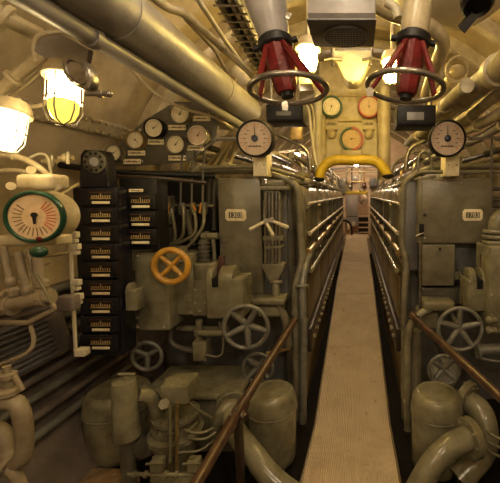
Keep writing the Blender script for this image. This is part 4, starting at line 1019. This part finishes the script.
# ------------------------------------------------------------ centre: cream exhaust housing, arch, dials
CY = 4.4
t = thing('exhaust_housing', 'tall cream flanged housing above the gangway arch', 'machine housing', P(352, 165, CY))
s = CY/F
fr = frame(P(352, 130, CY))
outer = [(-33*s, 36*s), (33*s, 36*s), (36*s, 10*s), (35*s, -30*s)]
arch = []
for k in range(13):
    a = PI*k/12; arch.append((28*s*math.cos(a), -40*s+18*s*math.sin(a)))
poly = [(-35*s, -40*s), (-36*s, 10*s), (-33*s, 36*s), (33*s, 36*s), (36*s, 10*s), (35*s, -40*s)]+arch
MB().prism(fr, poly, -.35, 0, .006).build('front_plate', 'cream', t)
for x in (321, 384): MB().cyl(P(x, 92, CY+.02), P(x, 172, CY+.02), W(6, CY), n=20).build('side_column', 'cream', t)
mb = MB(); ibox(mb, 318, 60, 388, 95, CY+.1, .4, .03); mb.build('upper_casing', 'cream', t)
for y in (96, 121): MB().cyl(P(320, y, CY-.01), P(384, y, CY-.01), W(1, CY), n=8).build('seam_bar', 'hull', t)
q = MB()
for k in range(10): q.cyl(P(322+k*7, 99, CY), P(322+k*7, 99, CY-.03), .018, n=8)
q.build('bolt', 'cream', t)
# hanging conical bucket
t = thing('conical_hood', 'bright cream conical hood hanging below the vent box', 'hood', P(353, 86, 3.3))
s3 = 3.3/F
MB().prism(frame(P(353, 70, 3.3)), [(-18*s3, 14*s3), (18*s3, 14*s3), (18*s3, 8*s3), (8*s3, -12*s3), (4*s3, -15*s3), (-4*s3, -15*s3), (-8*s3, -12*s3), (-18*s3, 8*s3)], -.12, .12, .02).build('hood', 'white', t)
q = MB()
for (x, y) in ((340, 60), (366, 60), (353, 82)): q.cyl(P(x, y, 3.18), P(x, y, 3.15), .015, n=8)
q.build('bolt', 'cream', t)
for x in (333, 371):
    tt = thing('butterfly_clamp', ('left' if x == 333 else 'right')+' screw clamp above the cream conical hood', 'clamp', P(x, 60, 3.2))
    MB().cyl(P(x, 49, 3.2), P(x, 66, 3.2), .018).build('screw', 'steel', tt); MB().tube(PT([(x-9, 60, 3.15), (x, 58, 3.15), (x+9, 60, 3.15)]), .014, 8, .03).build('wing', 'steel', tt)
# yellow padded arch
t = thing('padded_arch', 'yellow padded arch across the gangway', 'arch', P(353, 172, CY-.1))
pts = [P(x, y, CY-.4) for x, y in ((319, 179), (321, 170), (327, 163), (337, 159.5), (353, 160.5), (368, 159.5), (378, 162), (384, 169), (388, 176))]
MB().tube(pts, W(5.0, CY-.4), 16, .12).build('padding', 'yellow', t)
for p in (pts[0], pts[-1]): MB().sphere(p, W(5.4, CY), (1, 1, .5), 14).build('end_boot', 'dark', t)
# dials of the centre
gauge('green-rimmed pale dial at the centre left', 331.5, 106.5, 10.5, CY-.06, 'lgreen', 'facew', -110, rimw=.2, group='dials on the cream housing')
gauge('orange-red-rimmed dial at the centre right', 369, 106.5, 11, CY-.06, 'orred', 'face', 90, rimw=.18, group='dials on the cream housing')
g = gauge('lower centre dial with half green, half red rim', 351.5, 139, 11.5, CY-.06, 'lgreen', 'face', 5, rimw=.2, group='dials on the cream housing')
R = W(11.5, CY-.06); MB().ringseg(frame(P(351.5, 139, CY-.06)), R*.81, R*1.03, .01, .017, -PI/2, PI/2, 30).build('red_half_rim', 'orred', g)
for (x, y, w_, h_) in ((331.5, 124, 13, 9), (369, 124, 13, 9)):
    nameplate(('cream' if x < 350 else 'yellowish')+' plate below the '+('green' if x < 350 else 'orange-red')+'-rimmed centre dial', x, y, w_, h_, CY-.02, m='cream')
    o = thing('sensor_fitting', ('left' if x < 350 else 'right')+' bolted fitting below the centre dial plates', 'fitting', P(x, 134, CY-.05))
    MB().lathe(frame(P(x, 134, CY-.03)), [(W(4.5, CY), -.02), (W(4.5, CY), .02), (W(2.5, CY), .04), (0, .05)], 16).build('cap', 'cream', o); mbx = MB(); ibox(mbx, x-6, 128.5, x+6, 130, CY-.05, .04, .003); mbx.build('bar', 'hull', o)
tag((lambda mb: (ibox(mb, 341, 150, 362, 156, CY-.08, .08, .006), mb)[1])(MB()).build('dial_shelf', 'cream'), 'small cream shelf under the lower centre dial', 'bracket')

# ------------------------------------------------------------ rev counters
for (x, l_, l2) in ((255, 'large round revolution dial left of the gangway', 'tan plate hanging below the left revolution dial'), (447.5, 'large round revolution dial right of the gangway', 'tan plate hanging below the right revolution dial')):
    g = gauge(l_, x, 138.5, 18, 2.6, 'dark', 'facep', 90, name='revolution_dial', hub='hubb', text=True, ticks=19, rimw=.1, prt='printr', group='revolution dials', depth=.1)
    mb = MB(); ibox(mb, x-2, 153, x+12, 176, 2.72, .16, .004); sp = mb.build('support_plate', 'plate', g)
    q = MB(); q.cyl(P(x+1, 165, 2.66), P(x+1, 165, 2.65), .005, n=8); q.cyl(P(x+9, 165, 2.66), P(x+9, 165, 2.65), .005, n=8); q.build('screw', 'print', sp)
pipe('horizontal rod holding the right revolution dial', [(468, 139, 2.7), (530, 137, 2.7)], W(1.6, 2.7), 'duct', name='rod', cat='rod')
pipe('horizontal rod holding the left revolution dial', [(216, 139, 2.72), (238, 139, 2.7)], W(1.8, 2.7), 'duct', name='rod', cat='rod')
# black boxes under the wheels
for (x0, x1, y0, y1, l_) in ((266, 303, 104, 122, 'black box below the left red valve'), (397, 436, 105, 126, 'black framed box with a pale label below the right red valve')):
    t = thing('relay_box', l_, 'box', P((x0+x1)/2, y1, 2.2))
    mb = MB(); ibox(mb, x0, y0, x1, y1, 2.2, .18, .008); mb.build('case', 'dark', t)
    mb = MB(); ibox(mb, x0+2, y0+2, x1-2, y1-2, 2.19, .02, .004); mb.build('front_frame', 'dark', t)
    mb = MB(); ibox(mb, x0+10, y0+7, x1-12, y1-6, 2.185, .01, .002); mb.build('label_plate', 'greend' if x0 < 300 else 'fgrey', t)
    mb = MB(); 
    for x in (x0+5, x1-5): mb.cyl(P(x, y0, 2.3), P(x, y0-40, 2.3), .008)
    mb.build('hanger', 'steel', t)

# clutter between dial and housing (left) : small frames, cables
tag((lambda mb: (ibox(mb, 290, 122, 302, 140, 3.6, .1, .01), mb)[1])(MB()).build('junction_box', 'brass'), 'small tan box under the left black box', 'box')
pipe('curved pale cable beside the cream housing, left', [(304, 102, 3.8), (309, 110, 3.8), (312, 140, 3.8), (316, 165, 3.8)], W(1.4, 3.8), 'white', name='cable', cat='cable', fil=.1)
pipe('second curved pale cable beside the cream housing, left', [(309, 102, 3.9), (314, 112, 3.9), (313, 160, 3.9), (308, 176, 4.0)], W(1.4, 3.9), 'cream', name='cable', cat='cable', fil=.1)
tag((lambda mb: (mb.cyl(P(318, 84, 4.3), P(318, 172, 4.3), W(4, 4.3), n=16), mb)[1])(MB()).build('support_column', 'white'), 'pale column left of the cream housing', 'column')
tag((lambda mb: (mb.cyl(P(384, 88, 4.26), P(384, 180, 4.26), W(6.5, 4.26), n=24), mb)[1])(MB()).build('support_column', 'cream'), 'thick cream column right of the cream housing', 'column')
tag((lambda mb: (mb.box(P(295, 84, 3.0), P(312, 84, 3.0)+V((0, .2, .14)), .01), mb)[1])(MB()).build('junction_box', 'cream'), 'cream box under the yellow lamp by the left red valve', 'box')
cage_lamp('bright yellow lamp between the left red valve and the vent box', P(308, 50, 2.75), (0, -.1, -1), W(10, 2.75), W(20, 2.75), 'bulby', hang=True)
cage_lamp('yellow lamp behind the right red valve', P(392, 62, 3.0), (0, -.1, -1), W(9, 3), W(20, 3), 'bulby', hang=True)
cage_lamp('small bright lamp above the left engine', P(297, 154, 5.0), (0, -.2, -1), W(3, 5), W(6, 5), 'bulbw', hang=True)

# yokes and conduits right top
pipe('curved thick cream strap arching over the right red valve', [(372, 2, 1.9), (392, 14, 1.95), (425, 22, 2.0), (446, 40, 2.1), (436, 66, 2.3), (426, 96, 2.6)], W(7.5, 2.0), 'cream', fil=.2, n=14)
t = thing('ceiling_dome', 'broad pale dome at the top edge above the right red valve', 'dome', P(445, 0, 1.9))
MB().lathe(frame(P(452, -12, 1.95), (-.1, -.3, -1), (0, 1, 0)), [(W(62, 1.9), -.06), (W(60, 1.9), -.02), (W(48, 1.9), .05), (W(25, 1.9), .085), (0, .095)], 48).build('shell', 'white', t)
MB().tube(PT([(386, 2, 1.8), (396, 8, 1.8), (398, 18, 1.8)]), W(4.5, 1.8), 12, .05).build('hinge_arm', 'white', t)
t = thing('ceiling_horn', 'black round fitting with angled arm at the top right', 'ceiling fitting', P(476, 8, 1.6))
MB().lathe(frame(P(477, 3, 1.6), (0, -.35, -1), (0, 1, 0)), [(W(15, 1.6), -.05), (W(16, 1.6), -.02), (W(16, 1.6), .01), (W(13, 1.6), .025), (W(11, 1.6), .01), (0, .005)], 32).build('ring', 'dark', t)
MB().tube(PT([(474, 14, 1.62), (461, 30, 1.66)]), W(6.5, 1.6), 4, 0, sx=.6).build('arm', 'dark', t)
# yellow lit beam bars behind
for i, (x0, y0, x1, y1) in enumerate(((434, 28, 420, 62), (446, 40, 428, 80), (441, 52, 430, 92))):
    pipe(['first', 'second', 'third'][i]+' of three pale slanting pipes right of the right red valve', [(x0, y0, 2.5), ((x0+x1)/2+1, (y0+y1)/2, 2.7), (x1, y1, 2.9)], W(3.2, 2.7), 'lag', fil=.05)
t = thing('flange_valve', 'cream rounded valve casting among the upper right pipes', 'valve', P(455, 72, 2.6))
MB().sphere(P(457, 72, 2.6), W(8, 2.6), (1, 1, .85), 18).build('body', 'cream', t)
MB().torus(frame(P(457, 70, 2.55), (.2, -1, -.3)), W(11, 2.6), W(1.5, 2.6), 30, 8).build('ring', 'cream', t)
MB().cyl(P(452, 76, 2.6), P(432, 104, 3.0), W(5, 2.6)).build('neck', 'cream', t)
# right lagged pipes running along the hull
def along(px, py, Y0, Y1, r, label, m='lag', nm='pipe', wob=.022, group=None, **k):
    p = P(px, py, 2.5); pts = []
    n = 6
    for i in range(n+1):
        y = Y0+(Y1-Y0)*i/n; pts.append(V((p.x+random.uniform(-wob, wob), y, p.z+random.uniform(-wob, wob))))
    k.setdefault('clamps', ((1, .2), (2, .7), (4, .3)))
    return pipe(label, pts, r, m, name=nm, fil=.15, n=14, group=group, fm='white', **k)
along(470, 92, 1.5, 4.2, .075, 'thickest lagged pipe sweeping down the upper right')
along(484, 104, 1.5, 4.4, .037, 'second lagged pipe under the thickest one, upper right')
along(491, 116, 1.5, 4.6, .038, 'knobbly lagged pipe low in the upper right group', clamps=((1, .4), (2, .4), (3, .5)))
along(452, 100, 2.2, 4.6, .045, 'inner lagged pipe beside the flange valve, upper right')
along(500, 92, 1.5, 4.0, .04, 'outermost lagged pipe, upper right')
along(498, 128, 1.8, 5.0, .035, 'lowest grey pipe in the upper right group', 'duct')
tag((lambda mb: (mb.prism(frame(P(482, 128, 3.2)), [(-.16, -.06), (.10, -.16), (.16, .02), (.02, .12)], -.01, .01, .004), mb)[1])(MB()).build('cream_panel', 'facep'), 'pinkish quadrilateral panel right of the right revolution dial', 'panel')

# overhead pipe runs over both engines
names_l = ['outermost', 'second', 'third', 'fourth', 'fifth', 'sixth', 'innermost']
for sd, sn in ((-1, 'left'), (1, 'right')):
    for i in range(7):
        x = sd*(1.5-.15*i); z = 2.0+(.12 if i % 2 else 0)-(.05*(i % 3))
        r = [.05, .03, .04, .025, .045, .02, .03][i]
        pts = [V((x, 3.2, z)), V((x, 4.6+.3*i, z)), V((x+sd*.04, 4.9+.3*i, z+.06)), V((x+sd*.04, 10.6, z+.06))]
        pipe(f'{names_l[i]} pipe of the run over the {sn} engine', pts, r, ['cream', 'greend', 'lag', 'dark', 'duct', 'white', 'green'][i], group=f'pipe run over the {sn} engine', fil=.05, clamps=((0, .3), (0, .7), (2, .3)))
    for i in range(7):
        y = 3.5+i*1.0
        xx = sd*.55
        t = thing('rocker_valve', f'{["nearest","second","third","fourth","fifth","sixth","farthest"][i]} rocker casting on top of the {sn} engine', 'engine fitting', (xx, y, 1.74), f'rocker castings on the {sn} engine')
        MB().box((xx-.09, y-.16, 1.74), (xx+.09, y+.16, 1.80), .015).build('base', 'green', t)
        MB().cyl((xx, y-.12, 1.83), (xx, y+.12, 1.83), .04, n=16).build('rocker_tube', 'gloss', t)
        MB().tube([V((xx, y, 1.84)), V((xx, y, 1.93)), V((xx-sd*-.1, y+.05, 2.0))], .018, 8, .04).build('fuel_pipe', 'brass' if i % 2 else 'steel', t)
    # arched ribs/cross conduits
    for i in range(5):
        y = 3.7+i*1.5
        pipe(f'{["nearest","second","third","fourth","farthest"][i]} cross conduit above the {sn} engine', [V((sd*.5, y, 1.9)), V((sd*.52, y, 2.12)), V((sd*.9, y, 2.3)), V((sd*1.6, y, 2.2))], .022, 'lag' if i % 2 else 'steel', name='conduit', cat='conduit', group=f'cross conduits above the {sn} engine', fil=.1)
pipe('small hooked grey pipe left of the right revolution dial', [(418, 172, 2.9), (418, 158, 2.9), (424, 150, 2.9), (431, 158, 2.9), (432, 170, 2.9)], W(1.5, 2.9), 'grey', fil=.08)
pipe('grey conduit sagging behind the gauge board', [(150, 176, 3.05), (178, 172, 3.05), (215, 176, 3.05)], W(2.4, 3), 'greend', name='conduit', cat='conduit')
pipe('dark conduit across the top of the meter racks', [(60, 165, 2.6), (110, 172, 2.6), (160, 174, 2.7), (215, 176, 2.85)], W(3, 2.7), 'dark', name='conduit', cat='conduit')
pipe('second dark conduit above the shorter meter rack', [(105, 176, 2.5), (158, 178, 2.5), (206, 183, 2.7)], W(2, 2.6), 'sill', name='conduit', cat='conduit')
for i in range(4):
    pipe(['lowest', 'second', 'third', 'highest'][i]+' curved pale lagged pipe rising behind the left revolution dial', [(204+i*8, 170-i*1, 3.3), (220+i*6, 152-i*3, 3.4), (234+i*4, 140-i*8, 3.6), (250, 124-i*9, 3.8)], W(2.1, 3.4), ['lag', 'white', 'lag', 'cream'][i], fil=.2, group='curved pipes behind the left revolution dial')

# ------------------------------------------------------------ far end
FY = YE-.01
t = thing('fuse_box', 'grey box left above the far doorway', 'box', P(341, 192, FY-.2)); mb = MB(); ibox(mb, 337.5, 178, 345.5, 194, FY-.25, .25, .02); mb.build('box', 'green', t); mb = MB(); ibox(mb, 338.5, 180, 344.5, 192, FY-.27, .03, .01); mb.build('lid', 'greend', t)
t = thing('fuse_box', 'grey box right above the far doorway', 'box', P(374, 187, FY-.2)); mb = MB(); ibox(mb, 369.5, 178, 378, 187.5, FY-.25, .25, .02); mb.build('box', 'greend', t); mb = MB(); ibox(mb, 370.5, 179, 377, 186, FY-.27, .03, .01); mb.build('lid', 'blue', t)
tag((lambda mb: (ibox(mb, 346, 190.8, 367.5, 193.8, FY-.04, .04, .004), mb)[1])(MB()).build('lintel_strip', 'yellow'), 'yellow strip above the far doorway', 'strip')
tag((lambda mb: (ibox(mb, 333.5, 177, 337, 189, FY-.2, .2, .01), mb)[1])(MB()).build('notice_plate', 'facew'), 'narrow pale plate left of the far grey box', 'sign')
for sd, l_ in ((344, 'left'), (369.5, 'right')):
    tag((lambda mb: (ibox(mb, sd-1.2, 194, sd+1.2, 237, FY-.03, .03, .004), mb)[1])(MB()).build('door_post', 'wall'), f'{l_} cream post of the far doorway', 'door frame')
mb = MB(); ibox(mb, 346, 195, 358, 225, YE+1.2, .4, .01); t = thing('wall_cabinet', 'light grey cabinet beyond the far doorway', 'cabinet', P(352, 225, YE+1.3)); mb.build('body', 'fgrey', t)
mb = MB(); ibox(mb, 347, 216, 357, 216.6, YE+1.18, .02, 0); mb.build('seam', 'dark', t)
mb = MB(); ibox(mb, 352, 222, 355, 226, YE+1.1, .1, .01); ibox(mb, 347, 224, 350, 230, YE+1.1, .1, .01); mb.build('socket', 'white', t)
tag(MB().lathe(frame(P(363.5, 199.5, YE+1.3), (-.3, -1, 0)), [(W(5, 12.3), 0), (W(5, 12.3), .04), (W(3, 12.3), .07), (0, .08)], 24).build('porthole', 'silver'), 'shiny silver round cover beyond the far doorway', 'cover')
t = thing('shelf_rack', 'dark shelf unit with pale shelves beyond the far doorway', 'shelf', P(363, 236, YE+1))
mb = MB(); ibox(mb, 358.5, 216, 369, 237, YE+1.1, .3, 0); mb.build('back', 'dark', t)
for y in (216, 222, 227, 232): mb = MB(); ibox(mb, 358.5, y, 369, y+1.2, YE+1.0, .4, 0); mb.build('shelf', 'wall', t)
for i, (x, y0, y1, rr, mm) in enumerate(((348, 160, 190, 1.0, 'cream'), (352, 160, 190, .7, 'greend'), (360, 158, 190, 1.3, 'lag'), (364, 160, 190, .6, 'brass'), (333, 168, 232, 1.2, 'cream'), (381, 165, 232, 1.2, 'cream'))):
    pipe(['first', 'second', 'third', 'fourth', 'fifth and leftmost', 'sixth and rightmost'][i]+' small upright pipe on the far bulkhead', [(x, y0, FY-.08), (x, y1, FY-.08)], W(rr, FY), mm, group='small pipes on the far bulkhead')
for i, (y, rr, mm) in enumerate(((168, 1.0, 'duct'), (173, .7, 'cream'), (183, .6, 'brass'))):
    pipe(['upper', 'middle', 'lower'][i]+' level conduit across the far bulkhead', [(330, y+1, FY-.16), (345, y, FY-.16), (347, y-1.5, FY-.16), (384, y-1, FY-.16)], W(rr, FY), mm, name='conduit', cat='conduit', group='level conduits on the far bulkhead', fil=.05)
for i, (x, y, w_, h_, mm) in enumerate(((355, 178, 5, 5, 'fgrey'), (350, 186, 4, 3, 'dark'), (364, 185, 4, 4, 'red'), (340, 197, 3, 6, 'greend'), (373, 198, 4, 7, 'rust'), (373, 214, 4, 6, 'greend'), (340, 214, 4, 8, 'dark'))):
    tt = thing('switch_box', ['pale grey square box centred above the far doorway', 'small black box just above the far lintel', 'small red box just above the far lintel', 'small grey box left of the far doorway', 'rust-brown box right of the far doorway', 'lower grey box right of the far doorway', 'lower black box left of the far doorway'][i], 'switch box', P(x, y+h_/2, FY-.1))
    mbx = MB(); ibox(mbx, x-w_/2, y-h_/2, x+w_/2, y+h_/2, FY-.14, .13, .01); mbx.build('case', mm, tt)
    mbx = MB(); ibox(mbx, x-w_/4, y-h_/4, x+w_/4, y+h_/4, FY-.15, .02, .004); mbx.build('lid', 'plate' if i % 2 else 'steel', tt)
t = thing('round_ring', 'dark steel ring leaning by the left post of the doorway', 'ring', P(344, 228, 10.4)); MB().torus(frame(P(344.3, 232, 10.6), (.6, -1, 0)), W(9, 10.6), W(.9, 10.6), 32, 8, 1.3).build('ring', 'dark', t)

# ------------------------------------------------------------ added fill lamps, out of view
def fill_lamp(label, c, R=.08, L=.12, mt='bulb', axis=(0, 0, -1)): return cage_lamp(label, V(c), axis, R, L, mt, hang=axis[2] < 0 and c[1] < YE)
fill_lamp('added ceiling fill lamp behind the viewer on the left', (-.75, -.45, 2.9), .12, .18, mt='fill_bulb')  # added to fill the surfaces that face the viewer
fill_lamp('added ceiling fill lamp behind the viewer on the right', (.75, -.45, 2.9), .12, .18, mt='fill_bulb')
fill_lamp('added round wall fill lamp behind the viewer on the left', (-1.2, YB+.13, 1.7), .13, .2, 'fill_soft', (0, 1, 0))  # added at mid height for more ambient fill
fill_lamp('added round wall fill lamp behind the viewer on the right', (1.2, YB+.13, 1.7), .13, .2, 'fill_soft', (0, 1, 0))
fill_lamp('added round wall fill lamp straight behind the viewer', (0, YB+.13, 2.2), .13, .2, 'fill_soft', (0, 1, 0))
fill_lamp('added ceiling fill lamp over the gangway before the cream housing', (.0, 3.3, 3.12), .07, .1, 'bulby')  # added lamp, hidden behind the vent box
fill_lamp('added ceiling fill lamp above the nearest gangway plate', (.0, .75, 3.1), .11, .16, 'fill_bulb')  # added above the frame to brighten the deck
fill_lamp('second added ceiling fill lamp above the nearest gangway plate', (-.02, 2.3, 3.25), .09, .12, 'fill_bulb')
fill_lamp('nearest added fill lamp behind the cream housing', (-.05, 5.6, 2.5), .07, .1, 'bulbw')  # hidden lamps added to light the corridor from above
fill_lamp('second added fill lamp behind the cream housing', (-.05, 7.6, 2.5), .07, .1, 'bulbw')
fill_lamp('farthest added fill lamp near the doorway', (-.05, 9.6, 2.5), .07, .1, 'bulbw')
fill_lamp('added fill lamp in front of the far bulkhead', (0, 10.0, 3.0), .09, .12, 'bulbw')  # added behind the arch to brighten the bulkhead
fill_lamp('added fill lamp beyond the far doorway', (0, YE+.7, 2.5), .07, .1, 'bulbw')
w = bpy.data.worlds.new('world'); SC.world = w; w.use_nodes = True
w.node_tree.nodes['Background'].inputs[0].default_value = (0.02, .017, .012, 1)
SC.view_settings.exposure = 1.0
